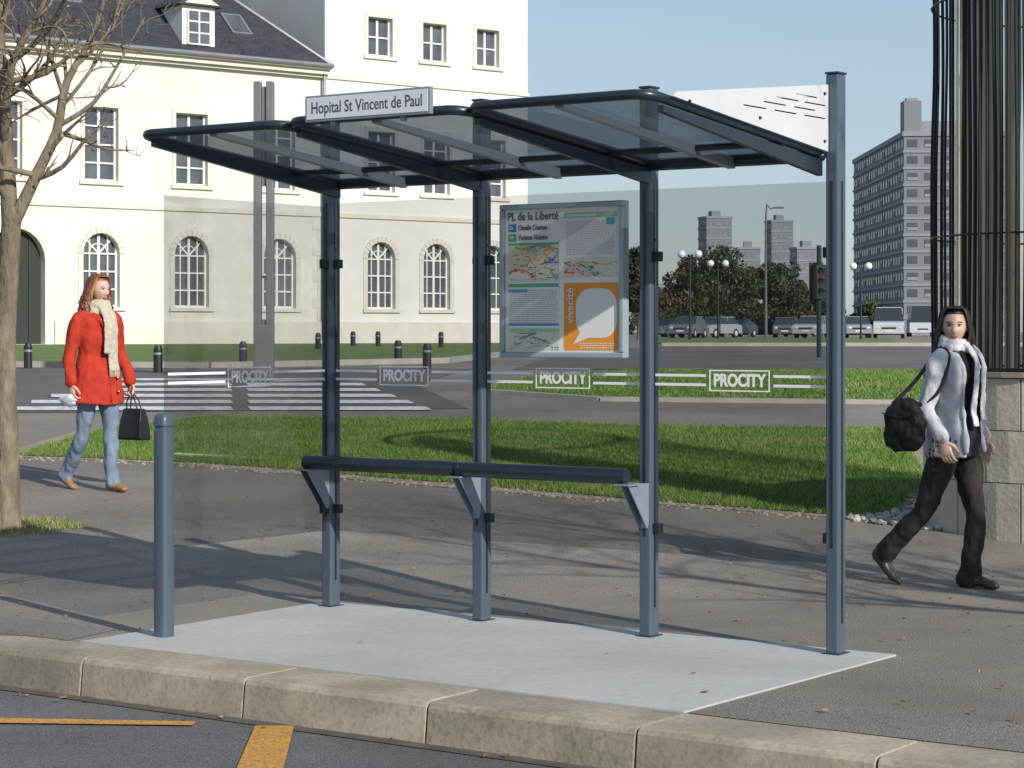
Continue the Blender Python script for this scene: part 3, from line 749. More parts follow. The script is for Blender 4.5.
P=[(1.14*math.cos(2*math.pi*k/40),1.14*math.sin(2*math.pi*k/40),4.15) for k in range(41)]; mb.tube(P,[.035]*41,(0,0,1),8,cap=False)
mb.obj('iron_rods',mat('wrought_iron',(.012,.012,.014),rough=.45,metal=.4),ki)
# ------------------------------------------------------------ distant city
def tower(name,X_,d,w,dep,h,c,rows,colsn,rz=0.0,extra=None,dark=(.08,.09,.1),tk=1.12):
    e_=empty(name,(X_,d,1.0),rz); m=MB()
    m.box(-w/2,w/2,-dep/2,dep/2,0,h,0); m.box(-w/2-.2,w/2+.2,-dep/2-.2,dep/2+.2,h,h+.6,2)
    fh=h/rows
    for r in range(rows):
        z=r*fh+fh*.35
        for k in range(colsn):
            xx=-w/2+(k+.5)*w/colsn; ww=w/colsn*.3
            m.box(xx-ww,xx+ww,-dep/2-.06,-dep/2-.02,z,z+fh*.45,1)
            if (k+r)%3==0: m.box(xx-ww,xx+ww,-dep/2-.1,-dep/2-.061,z,z+fh*.18,2)
        n2=max(2,int(colsn*dep/w))
        for k in range(n2):
            yy=-dep/2+(k+.5)*dep/n2; ww=dep/n2*.3
            for sx in (-1,1):
                a,b=sorted((sx*(w/2+.06),sx*(w/2+.02))); m.box(a,b,yy-ww,yy+ww,z,z+fh*.45,1)
                if (k*5+r*3)%4==0:
                    a,b=sorted((sx*(w/2+.10),sx*(w/2+.061))); m.box(a,b,yy-ww,yy+ww,z,z+fh*.3,2)
        m.box(-w/2-.12,w/2+.12,-dep/2-.12,-dep/2-.001,r*fh,r*fh+fh*.14,2)
        m.box(-w/2-.18,-w/2-.001,-dep/2,dep/2,r*fh,r*fh+fh*.14,2)
    m.box(-w*.2,w*.15,-dep*.2,dep*.2,h+.6,h+2.2,0)
    if extra: extra(m,w,dep,h)
    m.obj(name+'_body',[mat(name+'_wall',c,[q*.85 for q in c],.1),mat(name+'_win',dark,rough=.3),mat(name+'_trim',[min(1,q*tk) for q in c])],e_)
def ap_extra(m,w,dep,h):
    m.box(-w/2+.2,-w/2+2.4,-dep/2+1,-dep/2+4,h+.6,h+4.6,0); m.box(-w/2+.6,-w/2+2.0,-dep/2+1.5,-dep/2+3,h+4.6,h+5.0,2)
    m.box(-w/2+2.4,-w/2+8,-dep/2+1,-dep/2+8,h+.6,h+2.0,2)
    m.tube([(0,-8,h),(0,-8,h+4)],[.1,.05],(1,0,0),5,0)
tower('apartment_block',56.5,301,13,46,25.3,(.165,.175,.195),12,6,R(-1),ap_extra,(.06,.068,.08),1.25)
haze_tint=lambda v:(v*.95,v*1.02,v*1.12)  # distance haze painted into the tower colours: bluish grey, windows close to walls
tower('distant_tower',(715-512)/2197*620,620,7.6,6.5,32.4,haze_tint(.21),11,5,R(16),None,haze_tint(.16))
tower('distant_tower.001',(779-512)/2197*640,640,6.6,6,32.4,haze_tint(.20),11,4,R(12),None,haze_tint(.16))
tower('distant_tower.002',(806-512)/2197*560,560,6.6,6,21.5,haze_tint(.25),7,4,R(10),None,haze_tint(.2))
tower('distant_tower.003',(748-512)/2197*600,600,6,6,23,haze_tint(.24),7,4,R(0),None,haze_tint(.2))
tower('distant_tower.004',(672-512)/2197*580,580,12,8,13,haze_tint(.28),4,6,R(5),None,haze_tint(.22))
tower('distant_tower.005',(925-512)/2197*500,500,14,8,14,haze_tint(.26),4,6,R(5),None,haze_tint(.2))
def bigtree(px,d,h,w,mats,n=6500,sz=.16):
    e_=empty('autumn_tree',((px-512)/2197*d,d,zt(d))); m=MB()
    m.tube([(0,0,-.1),(.05,0,h*.3),(0,.05,h*.65)],[.2,.14,.05],(1,0,0),8)
    blobs=[]
    for k in range(15):
        a=random.uniform(0,6.28); rr_=w/2*random.uniform(.1,.72); z=h*random.uniform(.25,.87)
        sc=(1-abs(z/h-.5)*1.0)
        blobs.append((rr_*math.cos(a)*sc,rr_*math.sin(a)*sc,z,w*.2,w*.2,h*.12))
        m.tube([(0,0,h*.3),(rr_*math.cos(a)*sc*.6,rr_*math.sin(a)*sc*.6,z*.85),(rr_*math.cos(a)*sc,rr_*math.sin(a)*sc,z)],[.07,.04,.015],(1,0,0),5)
    m.obj('trunk',M_bark,e_); leafmass('crown',blobs,n,sz,mats,e_)
for a in ((690,175,6.6,5.2,LB),(726,165,7.3,6.2,LG),(750,185,6.6,5.2,LB),(776,170,6.2,5.2,LG),(797,190,5.2,4.4,LB),(664,190,4.6,4.4,LG),(826,190,3.8,4,LG),(640,120,5.2,3.2,LB),(708,200,6,5,LG),(872,200,3.4,4,LG)):
    bigtree(*a)
tl=[]
for k in range(60): tl.append((random.uniform(0,70),random.uniform(300,360),2.2+random.uniform(-.5,1.8),3,3,random.uniform(1.4,2.4)))
leafmass('distant_tree_line',tl,14000,.45,LG)
def lamp(px,d,h):
    e_=empty('street_lamp',((px-512)/2197*d,d,zt(d))); m=MB()
    m.tube([(0,0,0),(0,0,.5),(0,0,h)],[.09,.06,.04],(1,0,0),8,0)
    m.tube([(-.42,0,h-.1),(-.25,0,h-.3),(0,0,h-.25),(.25,0,h-.3),(.42,0,h-.1)],[.025]*5,(0,1,0),6,0,n=3)
    for x in (-.42,.42): m.ell((x,0,h+.1),(.2,.2,.2),1,12,8); m.cyl((x,0),.1,h-.12,h-.06,8,0)
    m.obj('lamp_body',[M_black,mat('globe',(.75,.76,.74),rough=.3)],e_)
for a in ((690,110,4.2),(718,125,4.2),(861,120,3.9),(604,115,4.0)): lamp(*a)
e_=empty('street_lamp',((766-512)/2197*150,150,1.1)); m=MB()
m.tube([(0,0,0),(0,0,8.4),(.3,0,8.8),(.9,0,8.9)],[.11,.06,.045,.045],(0,1,0),8,0,n=3); m.box(.5,1.2,-.12,.12,8.82,8.95); m.obj('lamp_mast',mat('mast_grey',(.12,.12,.12)),e_)
e_=empty('traffic_light',((819-512)/2197*45,45,zt(45)),R(25)); m=MB()
m.cyl((0,0),.05,-.05,2.3,10,0); m.box(-.12,.12,-.1,.1,1.2,1.9,0); m.box(-.17,.17,.1,.12,1.15,1.95,0)
for i,z in enumerate((1.76,1.55,1.34)):
    m.tube([(0,-.1,z),(0,-.115,z)],[.07,.07],(1,0,0),12,1+i,cap=False); m.tube([(0,-.1,z+.07),(0,-.24,z+.06)],[(.085,.02)]*2,(1,0,0),8,0)
m.obj('signal_head',[M_black,mat('lens_red',(.06,.008,.008),rough=.2),mat('lens_amber',(.06,.03,.01),rough=.2),mat('lens_green',(.01,.04,.02),rough=.2)],e_,bevel=.01)
M_tyre=mat('tyre',(.02,.02,.02)); M_cg=mat('car_glass',(.03,.035,.04),rough=.12,spec=.5)
M_lampw=mat('headlamp',(.5,.5,.5),rough=.3); M_plate=mat('plate',(.6,.6,.5))
def car(name,px,d,rz,c,kind='car'):
    e_=empty(name,((px-512)/2197*d,d,zt(d)),rz); m=MB()
    if kind=='car':
        L,Wd=4.1,1.7
        body=[(-2.05,.3),(-2.05,.7),(-1.9,.86),(-1.0,.95),(1.3,.96),(1.95,.9),(2.05,.6),(2.05,.3)]
        cab=[(-1.05,.95),(-.35,1.40),(.0,1.45),(.9,1.44),(1.5,1.2),(1.75,.93)]
    elif kind=='van':
        L,Wd=4.8,1.9
        body=[(-2.4,.3),(-2.4,.85),(-2.2,1.0),(-1.5,1.1),(2.4,1.1),(2.4,.3)]
        cab=[(-1.55,1.1),(-.9,1.85),(-.6,1.95),(2.3,1.95),(2.38,1.1)]
    else:
        L,Wd=7.,2.2
        body=[(-3.5,.35),(-3.5,1.2),(3.5,1.2),(3.5,.35)]
        cab=[(-3.48,1.2),(-3.3,2.55),(-3.1,2.65),(3.4,2.65),(3.48,1.2)]
    m.prism(body,-Wd/2,Wd/2,'y',0)
    n=len(cab); top=max(p[1] for p in cab); bot=min(p[1] for p in cab)
    vs=[]
    for sgn in (-1,1):
        for (x,z) in cab:
            k=(z-bot)/(top-bot); vs.append((x,sgn*(Wd/2*(1-.16*k)-.02),z))
    m.add(vs,[tuple(range(n)),tuple(range(n,2*n))[::-1]]+[(i,(i+1)%n,(i+1)%n+n,i+n) for i in range(n)],1)
    m.box(min(p[0] for p in cab)+.75,max(p[0] for p in cab)-.4,-Wd/2*.84,Wd/2*.84,top-.03,top+.02,0)
    for xx in (.35,): 
        for sg_ in (-1,1): m.box(xx-.04,xx+.04,sg_*(Wd/2-.12)-.03,sg_*(Wd/2-.12)+.05,bot,top-.05,0)
    x0_=body[0][0]
    for sg_ in (-1,1):
        m.ell((x0_+.05,sg_*Wd*.36,.68),(.08,.17,.1),3,8,6)
        for wx in (x0_+.8,-x0_-.8): m.tube([(wx,sg_*(Wd/2-.2),.32),(wx,sg_*(Wd/2+.02),.32)],[.32,.32],(1,0,0),16,2,cap=False); m.tube([(wx,sg_*(Wd/2+.0),.32),(wx,sg_*(Wd/2+.03),.32)],[.18,.18],(1,0,0),12,3,cap=False)
    m.box(x0_-.02,x0_-.005,-.25,.25,.42,.53,4); m.box(x0_-.015,x0_-.004,-.45,.45,.58,.7,2)
    m.obj(name+'_body',[mat('car_paint',c,rough=.3,coat=.3,metal=.1),M_cg,M_tyre,M_lampw,M_plate],e_,bevel=.05)
car('parked_car',688,150,R(70),(.12,.13,.15)); car('parked_car',716,155,R(50),(.30,.31,.33)); car('parked_car',738,175,R(60),(.05,.06,.09))
car('parked_car',786,160,R(80),(.12,.12,.14)); car('parked_car',812,145,R(70),(.35,.35,.37)); car('parked_car',800,185,R(60),(.08,.1,.2))
car('parked_car',857,150,R(85),(.25,.27,.3)); car('white_van',889,140,R(80),(.45,.47,.5),'van'); car('white_bus',921,190,R(82),(.5,.52,.54),'bus')
car('parked_car',665,170,R(60),(.2,.2,.22))

# ------------------------------------------------------------ people
def fused(name,src,mats,voxel,parent,it=4,amp=0,fs=(9,9,6),recol=None):
    me=bpy.data.meshes.new('t'); me.from_pydata(src.v,[],src.f)
    t=bpy.data.objects.new('t',me); S.collection.objects.link(t)
    bm=bmesh.new(); bm.from_mesh(me); bmesh.ops.recalc_face_normals(bm,faces=bm.faces); bm.to_mesh(me); bm.free()
    r=t.modifiers.new('r','REMESH'); r.mode='VOXEL'; r.voxel_size=voxel
    s_=t.modifiers.new('s','SMOOTH'); s_.factor=.5; s_.iterations=it
    dg=bpy.context.evaluated_depsgraph_get(); out=bpy.data.meshes.new_from_object(t.evaluated_get(dg))
    bpy.data.objects.remove(t)
    kd=kdtree.KDTree(len(src.f))
    for i,f in enumerate(src.f):
        c=Vector((0,0,0))
        for j in f: c+=Vector(src.v[j])
        kd.insert(c/len(f),i)
    kd.balance()
    out.materials.clear()
    for m in mats: out.materials.append(m)
    for p in out.polygons:
        mi=src.m[kd.find(p.center)[1]]
        if recol: mi=recol(p.center,mi)
        p.material_index=mi; p.use_smooth=True
    if amp:
        ns=[v.normal.copy() for v in out.vertices]
        for v,n in zip(out.vertices,ns):
            q=Vector((v.co.x*fs[0],v.co.y*fs[1],v.co.z*fs[2]))
            v.co+=n*amp*(noise.noise(q)+.5*noise.noise(q*2.3))
    o=bpy.data.objects.new(name,out); S.collection.objects.link(o); o.parent=parent; return o
def hand(mb,w,d,nrm,side,curl,mi=0,scale=1.0,hold=False):
    d=Vector(d).normalized(); nrm=(Vector(nrm)-Vector(nrm).dot(d)*d).normalized(); sd=d.cross(nrm).normalized()
    if sd.dot(Vector(side))<0: sd=-sd
    w=Vector(w); k=scale
    mb.tube([w,w+d*.03*k,w+d*.06*k,w+d*.085*k],[(.024*k,.018*k),(.034*k,.016*k),(.039*k,.014*k),(.038*k,.011*k)],sd,14,mi,n=3)
    for i,(o,l) in enumerate(((.029,.072),(.010,.08),(-.010,.074),(-.028,.058))):
        p=w+d*.082*k+sd*o*k; q=[p-d*.02*k,p]; a=0; segs=(.45,.32,.23)
        for j,f in enumerate(segs):
            a+=curl[j]; dd=d*math.cos(a)+nrm*math.sin(a)+sd*o*1.2; q.append(q[-1]+dd.normalized()*l*f*k)
        mb.tube(q,[.0095*k,.0095*k,.0088*k,.008*k,.0068*k],sd,8,mi,n=3)
    p=w+d*.025*k+sd*.026*k; d1=(d*.6+sd*.75+nrm*.25).normalized(); d2=(d*.85+sd*.2+nrm*.5).normalized()
    mb.tube([p-d1*.01*k,p+d1*.032*k,p+d1*.032*k+d2*.028*k,p+d1*.032*k+d2*.052*k],[.013*k,.012*k,.010*k,.0075*k],nrm,8,mi,n=3)
def headparts(parent,c,F,skin,lipm,eyew,iris,brow,scale=1.0,tilt=0):
    F=Vector((F[0],F[1],0)).normalized(); Rt=Vector((F.y,-F.x,0))
    M=Matrix((( -Rt.x,F.x,0),(-Rt.y,F.y,0),(0,0,1)))
    M=M@Matrix.Rotation(tilt,3,'X')
    M=M*scale
    def fn(u):
        x,y,z=u
        p=Vector((.074*x,.094*y,.112*z))
        if z<0:
            k=(-z)**1.4; p.x*=1-.38*k; 
            if y<0: p.y*=1-.35*k
            else: p.y*=1-.10*k
        if y>0: p.y*= 1-.10*max(0,z)**2
        if y>0:
            g=lambda ax,az,sx,sz: math.exp(-((p.x-ax)/sx)**2-((p.z-az)/sz)**2)
            p.y-=.010*(g(.03,.008,.018,.013)+g(-.03,.008,.018,.013))
            p.y+=.006*g(0,.028,.05,.010)
            p.y+=.010*g(0,-.002,.008,.02)+.020*g(0,-.026,.011,.013)+.004*g(.011,-.032,.006,.006)+.004*g(-.011,-.032,.006,.006)
            p.y+=.005*g(0,-.058,.022,.010)+.008*g(0,-.092,.022,.015)-.003*g(0,-.074,.02,.006)
            p.y+=.004*(g(.038,-.03,.02,.02)+g(-.038,-.03,.02,.02))
        return p
    h=MB(); h.ell(c,(1,1,1),0,56,44,M,fn)
    for sx in (-1,1):
        h.ell(Vector(c)+M@Vector((sx*.075,-.008,-.005)),(.009,.018,.03),0,10,8,M)
    h.obj('head',skin,parent,smooth=True)
    f=MB()
    for sx in (-1,1):
        f.ell(Vector(c)+M@Vector((sx*.030,.0725,.008)),(.0125,.0105,.0065),0,12,8,M)
        f.ell(Vector(c)+M@Vector((sx*.030,.0810,.008)),(.0062,.0045,.0056),1,10,8,M)
        f.tube([Vector(c)+M@Vector((sx*.012,.089,.026)),Vector(c)+M@Vector((sx*.03,.087,.032)),Vector(c)+M@Vector((sx*.048,.075,.028))],[(.0022,.003)]*3,(0,0,1),6,2,n=3)
        f.tube([Vector(c)+M@Vector((sx*.017,.081,.013)),Vector(c)+M@Vector((sx*.03,.0845,.0165)),Vector(c)+M@Vector((sx*.044,.074,.012))],[.0022]*3,(0,0,1),6,2,n=3)
    f.ell(Vector(c)+M@Vector((0,.0885,-.0555)),(.022,.008,.0045),3,12,8,M)
    f.ell(Vector(c)+M@Vector((0,.0875,-.0635)),(.018,.008,.0055),3,12,8,M)
    f.obj('face_features',[eyew,iris,brow,lipm],parent,smooth=True)
    return M
def hair(parent,c,M,m,length,n,wave,vol,seed,frontcover=0.1,bias=0,amax=2.1):
    rg=random.Random(seed); h=MB(); c=Vector(c)
    # scalp cap whose front edge is the hairline
    h.ell(c+M@Vector((0,-.014,.020)),(.083,.092,.112),0,32,22,M,lambda u:Vector((u.x*.081,u.y*(.094 if u.z>.42 else .086),(u.z*.106) if u.z>-.2 else -.2*.106+(u.z+.2)*.06))-(Vector((0,.030*max(0,u.y),0)) if u.z<=.42 else Vector((0,0,0))))
    for i in range(n):
        a=rg.uniform(-amax,amax)
        if rg.random()<frontcover: a=math.copysign(rg.uniform(amax-.1,amax+.15),a)
        fwd=.055*rg.random()*max(0,abs(a)-.8)
        top=Vector((rg.gauss(0,.01)+bias,.012+fwd+rg.gauss(0,.014),.124-fwd*.25))
        sx,sy=math.sin(a),-math.cos(a)
        r=rg.uniform(.98,1.1)
        q=[top,Vector((sx*.064*r,sy*.066*r+.2*fwd,.102)),Vector((sx*.084*r,sy*.092*r-.010,.035)),Vector((sx*.087*r*vol,sy*.095*r-.014,-.04))]
        Ln=length*rg.uniform(.75,1.05); ph=rg.uniform(0,6.28)
        for j in range(1,5):
            z=-.04-Ln*j/4; w=wave*math.sin(ph+j*1.9); w2=wave*math.cos(ph*1.3+j*1.7)
            k=1+.06*j*vol
            q.append(Vector((sx*.087*vol*k+w,sy*.092*k-.016+w2,z)))
        rr_=[.007,.011,.013,.013,.012,.011,.008,.003]
        sc_=.72
        h.tube([c+M@p for p in q],[(x_*rg.uniform(.7,1.2)*sc_,x_*.5*sc_) for x_ in rr_],(1,0,0),6,rg.randrange(len(m)),n=3)
    h.obj('hair',m,parent,smooth=True)
def skinm(n,c): 
    return mat(n,c,[q*.9 for q in c],30,.5)
eyew=mat('eye_white',(.5,.48,.46),rough=.25); iris=mat('iris',(.04,.025,.015),rough=.15)
# ---- woman in red
A=empty('walking_woman',(-3.29,17.42,zt(17.4)))
F=Vector((.75,-.66,0)).normalized(); Lf=Vector((-F.y,F.x,0))
def P(f,l,z): return F*f+Lf*l+Vector((0,0,z))
skA=skinm('skin_fair',(.60,.38,.29)); red=mat('red_wool_coat',(.46,.035,.012),(.36,.022,.01),11,.9,bump=.4,bscale=110)
jean=mat('blue_denim',(.12,.165,.235),(.2,.26,.34),7,.85,bump=.2,bscale=150); shoeA=mat('tan_shoe',(.28,.16,.07),rough=.5)
b=MB()
b.tube([P(-.01,0,.71),P(0,0,.80),P(0,0,.93),P(-.005,0,1.08),P(.005,0,1.22),P(0,0,1.33),P(-.01,0,1.40),P(-.005,0,1.445)],[(.24,.19),(.22,.172),(.195,.15),(.158,.118),(.176,.132),(.182,.12),(.14,.09),(.075,.07)],Lf,28,0,n=6,cap=False)
b.tube([P(.06,-.07,1.40),P(.135,-.035,1.33),P(.148,-.02,1.2)],[(.03,.018),(.04,.014),(.012,.01)],Lf,12,0,n=4)
b.tube([P(.06,.09,1.40),P(.130,.07,1.33),P(.145,.045,1.2)],[(.03,.018),(.04,.014),(.012,.01)],Lf,12,0,n=4)
b.tube([P(.152,.0,1.22),P(.145,.0,1.08),P(.165,.0,.93),P(.19,.0,.72)],[(.007,.007)]*4,Lf,8,0,n=6)
for pts in ([P(0,-.145,1.38),P(-.01,-.185,1.33),P(-.03,-.24,1.11),P(-.0,-.265,.98),P(.02,-.272,.87)],[P(0,.145,1.38),P(0,.185,1.33),P(-.03,.24,1.11),P(.04,.255,.98),P(.09,.262,.87)]):
    b.tube(pts,[.060,.062,.052,.048,.052],Lf,16,0,n=6)
b.tube([P(0,.09,.90),P(.04,.085,.72),P(.085,.07,.48),P(.09,.065,.40),P(.10,.06,.26),P(.115,.06,.11),P(.115,.06,.06)],[(.085,.09),(.08,.085),(.058,.062),(.055,.062),(.055,.06),(.058,.06),(.06,.064)],Lf,18,1,n=6)
b.tube([P(0,-.09,.90),P(-.02,-.085,.72),P(-.085,-.075,.48),P(-.13,-.07,.40),P(-.23,-.05,.27),P(-.335,-.045,.15),P(-.355,-.045,.11)],[(.085,.09),(.08,.085),(.058,.062),(.055,.062),(.055,.06),(.056,.06),(.06,.064)],Lf,18,1,n=6)
b.tube([P(-.01,0,1.42),P(.005,0,1.50),P(.015,0,1.55)],[.06,.05,.05],Lf,14,2,n=4)
b.tube([P(.07,.06,.045),P(.12,.06,.05),P(.20,.065,.035),P(.27,.065,.025)],[(.034,.04),(.037,.045),(.04,.032),(.03,.018)],Lf,14,3,n=4)
b.tube([P(-.405,-.045,.125),P(-.35,-.045,.09),P(-.275,-.045,.042),P(-.21,-.045,.02)],[(.034,.035),(.037,.042),(.04,.032),(.03,.017)],Lf,14,3,n=4)
fused('body',b,[red,jean,skA,shoeA],.0085,A,3,.016,(11,11,7))
hA=MB()
wr=P(.02,-.272,.86); wl=P(.09,.262,.86)
hand(hA,wr,(0.1,-.05,-1),Lf,F,(.5,.6,.5),0,1.0)
hand(hA,wl,(0.05,0,-1),-Lf,F,(.9,1.1,.8),0,1.0)
fused('hands',hA,[skA],.0035,A,2)
cA=P(.025,0,1.60)
MA=headparts(A,cA,(.8,-.6),skA,mat('lips_rose',(.5,.16,.13)),eyew,iris,mat('brow_auburn',(.2,.08,.03)),.98,-.12)
hair(A,cA,MA,[mat('auburn_hair',(.24,.085,.03),rough=.5),mat('auburn_hair_light',(.36,.15,.055),rough=.5),mat('auburn_hair_dark',(.13,.045,.02),rough=.5)],.18,290,.022,1.22,5,.03,0,1.9)
sc=MB()
pts=[P(.075*math.cos(a),.08*math.sin(a),1.475+.012*math.cos(a)) for a in np.linspace(0,2*math.pi,13)]
sc.tube(pts,[(.034,.028)]*13,(0,0,1),12,0,n=3)
pts=[P(.085*math.cos(a),.085*math.sin(a),1.435-.02*math.cos(a)) for a in np.linspace(0,2*math.pi,13)]
sc.tube(pts,[(.03,.028)]*13,(0,0,1),12,0,n=3)
sc.tube([P(.09,.03,1.47),P(.155,.03,1.36),P(.17,.025,1.2),P(.165,.03,1.05),P(.18,.035,.96)],[(.03,.02),(.045,.016),(.048,.014),(.05,.013),(.052,.012)],Lf,12,0,n=5)
sc.tube([P(.09,-.03,1.46),P(.155,-.02,1.38),P(.175,-.02,1.25),P(.17,-.015,1.1)],[(.03,.02),(.042,.016),(.045,.014),(.048,.012)],Lf,12,0,n=5)
fused('scarf',sc,[mat('cream_knit',(.66,.6,.46),(.5,.44,.33),40,.95,bump=.8,bscale=160)],.0055,A,2,.009,(26,26,14))
fr=MB()
for i in range(14):
    l=-.015+.007*i; fr.tube([P(.18,l,.965),P(.183,l+random.gauss(0,.004),.91)],[.0025,.0015],Lf,4)
fr.obj('scarf_fringe',mat('cream_fringe',(.6,.54,.4)),A)
cd=MB()
for z in (1.14,1.02,.90,.79):
    cd.ell(P(.145 if z>1 else (.162 if z>.85 else .178),.075,z),(.013,.013,.013),0,8,6)
cd.obj('coat_buttons',mat('button_dark_red',(.10,.01,.01),rough=.3),A)
hb_=MB()
vs=[]
for (z,wf,th) in ((.40,.135,.05),(.42,.14,.055),(.55,.125,.045),(.645,.11,.022),(.65,.108,.018)):
    for (sf,sl) in ((-1,-1),(1,-1),(1,1),(-1,1)): vs.append(P(.11+sf*wf,.285+sl*th,z))
hb_.add(vs,[(3,2,1,0),(16,17,18,19)]+[(i*4+k,i*4+(k+1)%4,(i+1)*4+(k+1)%4,(i+1)*4+k) for i in range(4) for k in range(4)],0)
for sl in (-.02,.02):
    hb_.tube([P(.04,.285+sl,.645),P(.05,.28+sl,.71),P(.10,.275+sl*.4,.765),P(.15,.28+sl,.71),P(.17,.285+sl,.645)],[.006]*5,Lf,8,0,n=5)
hb_.obj('handbag',mat('black_leather',(.012,.012,.014),rough=.35),A,bevel=.008)
pp=MB(); M=Matrix((( F.x,Lf.x,0),(F.y,Lf.y,0),(0,0,1)))
pp.ell(P(.00,-.285,.725),(.085,.028,.045),0,24,16,M,lambda u:Vector((u.x*.105*(1+.15*math.sin(7*u.z)),u.y*.028,u.z*.045*(1+.22*math.sin(5*u.x)))))
pp.obj('folded_plastic_bag',mat('white_blue_bag',(.45,.5,.62),(.75,.75,.76),14,.5),A,smooth=True)

# ---- woman at right
B=empty('walking_woman',(2.565,12.76,zt(12.76)))
F=Vector((.8,-.6,0)).normalized(); Lf=Vector((-F.y,F.x,0))
skB=skinm('skin_olive',(.60,.40,.31)); blk=mat('black_cardigan',(.012,.012,.014),(.02,.02,.023),20,.9,bump=.3,bscale=120,spec=.2)
gry=mat('pale_grey_jacket',(.38,.39,.42),(.48,.49,.52),10,.8,bump=.3,bscale=90); trs=mat('dark_brown_trousers',(.022,.019,.019),(.036,.031,.03),8,.85,bump=.2,bscale=90,spec=.25)
shoeB=mat('dark_shoe',(.05,.04,.038),rough=.4)
b=MB()
b.tube([P(-.01,0,.77),P(-.01,0,.90),P(-.01,0,1.02),P(-.005,0,1.14),P(.005,0,1.24),P(0,0,1.32),P(-.01,0,1.375),P(-.005,0,1.41)],[(.182,.152),(.175,.145),(.15,.122),(.156,.128),(.168,.135),(.165,.113),(.13,.085),(.068,.062)],Lf,28,0,n=6,cap=False)
b.tube([P(.08,-.095,1.34),P(.118,-.095,1.25),P(.105,-.095,1.05),P(.13,-.11,.80)],[(.020,.012),(.018,.012),(.016,.012),(.016,.012)],Lf,10,1,n=6)
b.tube([P(.08,.105,1.33),P(.115,.115,1.25),P(.105,.11,1.05),P(.13,.125,.80)],[(.020,.012),(.018,.012),(.016,.012),(.016,.012)],Lf,10,1,n=6)
b.tube([P(0,-.14,1.335),P(-.01,-.185,1.28),P(-.06,-.235,1.07),P(-.01,-.25,.97),P(.055,-.255,.88)],[.058,.058,.047,.042,.040],Lf,16,1,n=6)
b.tube([P(0,.14,1.335),P(0,.18,1.28),P(-.02,.225,1.06),P(.03,.225,.96),P(.09,.215,.87)],[.058,.058,.047,.042,.04],Lf,16,1,n=6)
b.tube([P(0,.085,.86),P(.05,.085,.68),P(.095,.08,.46),P(.10,.08,.38),P(.085,.08,.22),P(.06,.08,.08),P(.055,.08,.045)],[(.088,.092),(.078,.085),(.057,.061),(.053,.059),(.053,.059),(.062,.068),(.066,.074)],Lf,18,2,n=6)
b.tube([P(0,-.085,.86),P(-.055,-.088,.68),P(-.135,-.088,.47),P(-.18,-.087,.41),P(-.28,-.083,.31),P(-.385,-.08,.205),P(-.40,-.08,.19)],[(.088,.092),(.078,.085),(.057,.061),(.053,.059),(.052,.058),(.058,.064),(.060,.068)],Lf,18,2,n=6)
b.tube([P(-.01,0,1.37),P(.0,0,1.43),P(.005,0,1.47)],[.058,.048,.048],Lf,14,3,n=4)
b.tube([P(.01,.08,.04),P(.06,.08,.045),P(.15,.085,.033),P(.235,.085,.02)],[(.034,.036),(.037,.042),(.041,.03),(.028,.016)],Lf,14,4,n=4)
b.tube([P(-.45,-.08,.185),P(-.415,-.08,.135),P(-.35,-.08,.06),P(-.30,-.08,.022)],[(.034,.034),(.037,.04),(.041,.03),(.03,.017)],Lf,14,4,n=4)
def recB(c,mi):
    if mi in (0,1) and c.z>.6:
        l=c.dot(Lf); f=c.dot(F)
        if f>.03 and -.09<l<.105: return 0
        return 1
    return mi
fused('body',b,[blk,gry,trs,skB,shoeB],.0072,B,2,.015,(12,12,8),recB)
hB=MB()
hand(hB,P(.055,-.255,.87),(0.25,-.1,-1),Lf,F,(.35,.5,.4),0,1.0)
hand(hB,P(.09,.215,.86),(0.15,0,-1),-Lf,F,(.35,.5,.4),0,1.0)
fused('hands',hB,[skB],.0035,B,2)
cB=P(.01,-.01,1.52)
MB_=headparts(B,cB,(-.22,-1),skB,mat('lips_dark',(.42,.14,.12)),eyew,iris,mat('brow_dark',(.02,.015,.01)),.95,-.05)
hair(B,cB,MB_,[mat('dark_hair',(.02,.013,.01),rough=.45),mat('dark_hair_b',(.035,.022,.016),rough=.45)],.21,290,.014,1.14,9,.04,0.012,1.92)
sc=MB()
for r,z in ((.07,1.435),(.08,1.40)):
    pts=[P(r*math.cos(a),r*math.sin(a),z-.015*math.cos(a)) for a in np.linspace(0,2*math.pi,13)]
    sc.tube(pts,[(.026,.024)]*13,(0,0,1),12,0,n=3)
sc.tube([P(.085,-.02,1.42),P(.155,-.035,1.33),P(.165,-.045,1.2),P(.150,-.05,1.05),P(.17,-.055,.95)],[(.022,.018),(.026,.013),(.027,.011),(.028,.011),(.03,.01)],Lf,12,0,n=5)
sc.tube([P(.085,.03,1.42),P(.155,.05,1.33),P(.16,.06,1.22),P(.150,.065,1.08),P(.16,.065,.98)],[(.022,.018),(.025,.013),(.026,.011),(.027,.01),(.028,.01)],Lf,12,0,n=5)
fused('scarf',sc,[mat('white_scarf',(.72,.72,.7),(.55,.55,.56),30,.9,bump=.5,bscale=120)],.005,B,2,.009,(28,28,14))
sb=MB()
M=Matrix((( F.x,Lf.x,0),(F.y,Lf.y,0),(0,0,1)))
sb.ell(P(-.17,-.285,.955),(1,1,1),0,36,28,M,lambda u:Vector((.125*math.copysign(abs(u.x)**.65,u.x)*(1-.16*u.z),.06*math.copysign(abs(u.y)**.8,u.y),.155*math.copysign(abs(u.z)**.7,u.z))))
fused('shoulder_bag',sb,[mat('black_bag',(.008,.008,.009),(.013,.013,.014),12,.65,bump=.3,bscale=60,spec=.25)],.006,B,2,.016,(14,14,12))
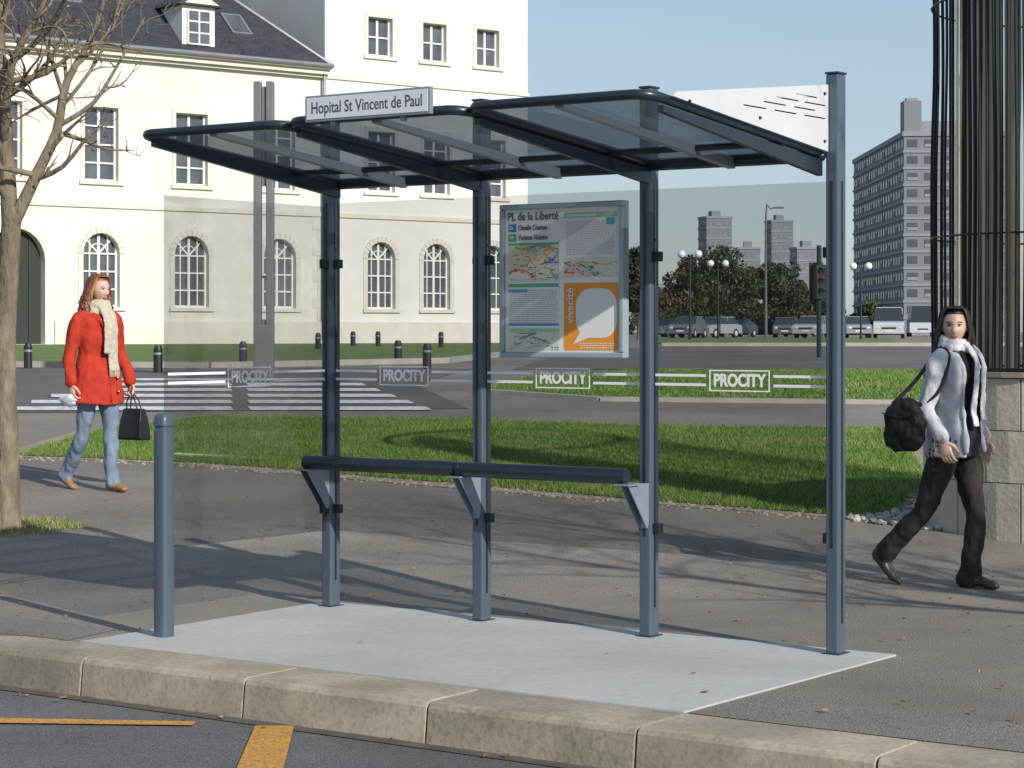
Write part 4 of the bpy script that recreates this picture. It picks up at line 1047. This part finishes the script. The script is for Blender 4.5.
st=MB()
st.tube([P(-.24,-.28,1.08),P(-.14,-.22,1.2),P(-.06,-.17,1.33),P(.0,-.155,1.395),P(.05,-.17,1.33),P(.02,-.235,1.15),P(-.08,-.275,1.07)],[(.014,.005)]*7,F,8,0,n=6)
st.tube([P(-.28,-.347,1.02),P(-.17,-.352,1.0),P(-.06,-.347,1.02)],[(.004,.004)]*3,F,6,0,n=4)
st.obj('bag_strap',mat('bag_strap',(.012,.012,.012),rough=.5),B,smooth=True)

# ------------------------------------------------------------ light / sky / camera
sv=Vector((.58,-.81,0)).normalized(); el=R(28)
sun=Vector((sv.x*math.cos(el),sv.y*math.cos(el),math.sin(el)))
ld=bpy.data.lights.new('sun','SUN'); ld.energy=5.0; ld.angle=R(.5); ld.color=(1,.945,.875)
lo=bpy.data.objects.new('sun',ld); S.collection.objects.link(lo); lo.rotation_euler=(-sun).to_track_quat('-Z','Y').to_euler(); lo.location=(20,-20,30)
w=bpy.data.worlds.new('World'); S.world=w; w.use_nodes=True; nt=w.node_tree
sky=nt.nodes.new('ShaderNodeTexSky'); sky.sky_type='NISHITA'; sky.sun_disc=False; sky.sun_elevation=el; sky.sun_rotation=math.atan2(sv.x,sv.y)
sky.air_density=1.2; sky.dust_density=.6; sky.ozone_density=3.0
hz_=nt.nodes.new('ShaderNodeMixRGB'); hz_.inputs['Fac'].default_value=.6; hz_.inputs['Color2'].default_value=(3.0,3.8,4.9,1)   # thin haze veil
nt.links.new(sky.outputs[0],hz_.inputs['Color1'])
nt.links.new(hz_.outputs[0],nt.nodes['Background'].inputs[0]); nt.nodes['Background'].inputs[1].default_value=.13
cam=bpy.data.cameras.new('camera'); co=bpy.data.objects.new('camera',cam); S.collection.objects.link(co)
co.location=(0,0,1.5); co.rotation_euler=(R(90),0,0); cam.lens=36*2197/1024; cam.shift_y=-52/1024; cam.clip_end=5000; cam.clip_start=.1
S.camera=co
S.view_settings.view_transform='Standard'; S.view_settings.look='None'; S.view_settings.exposure=0
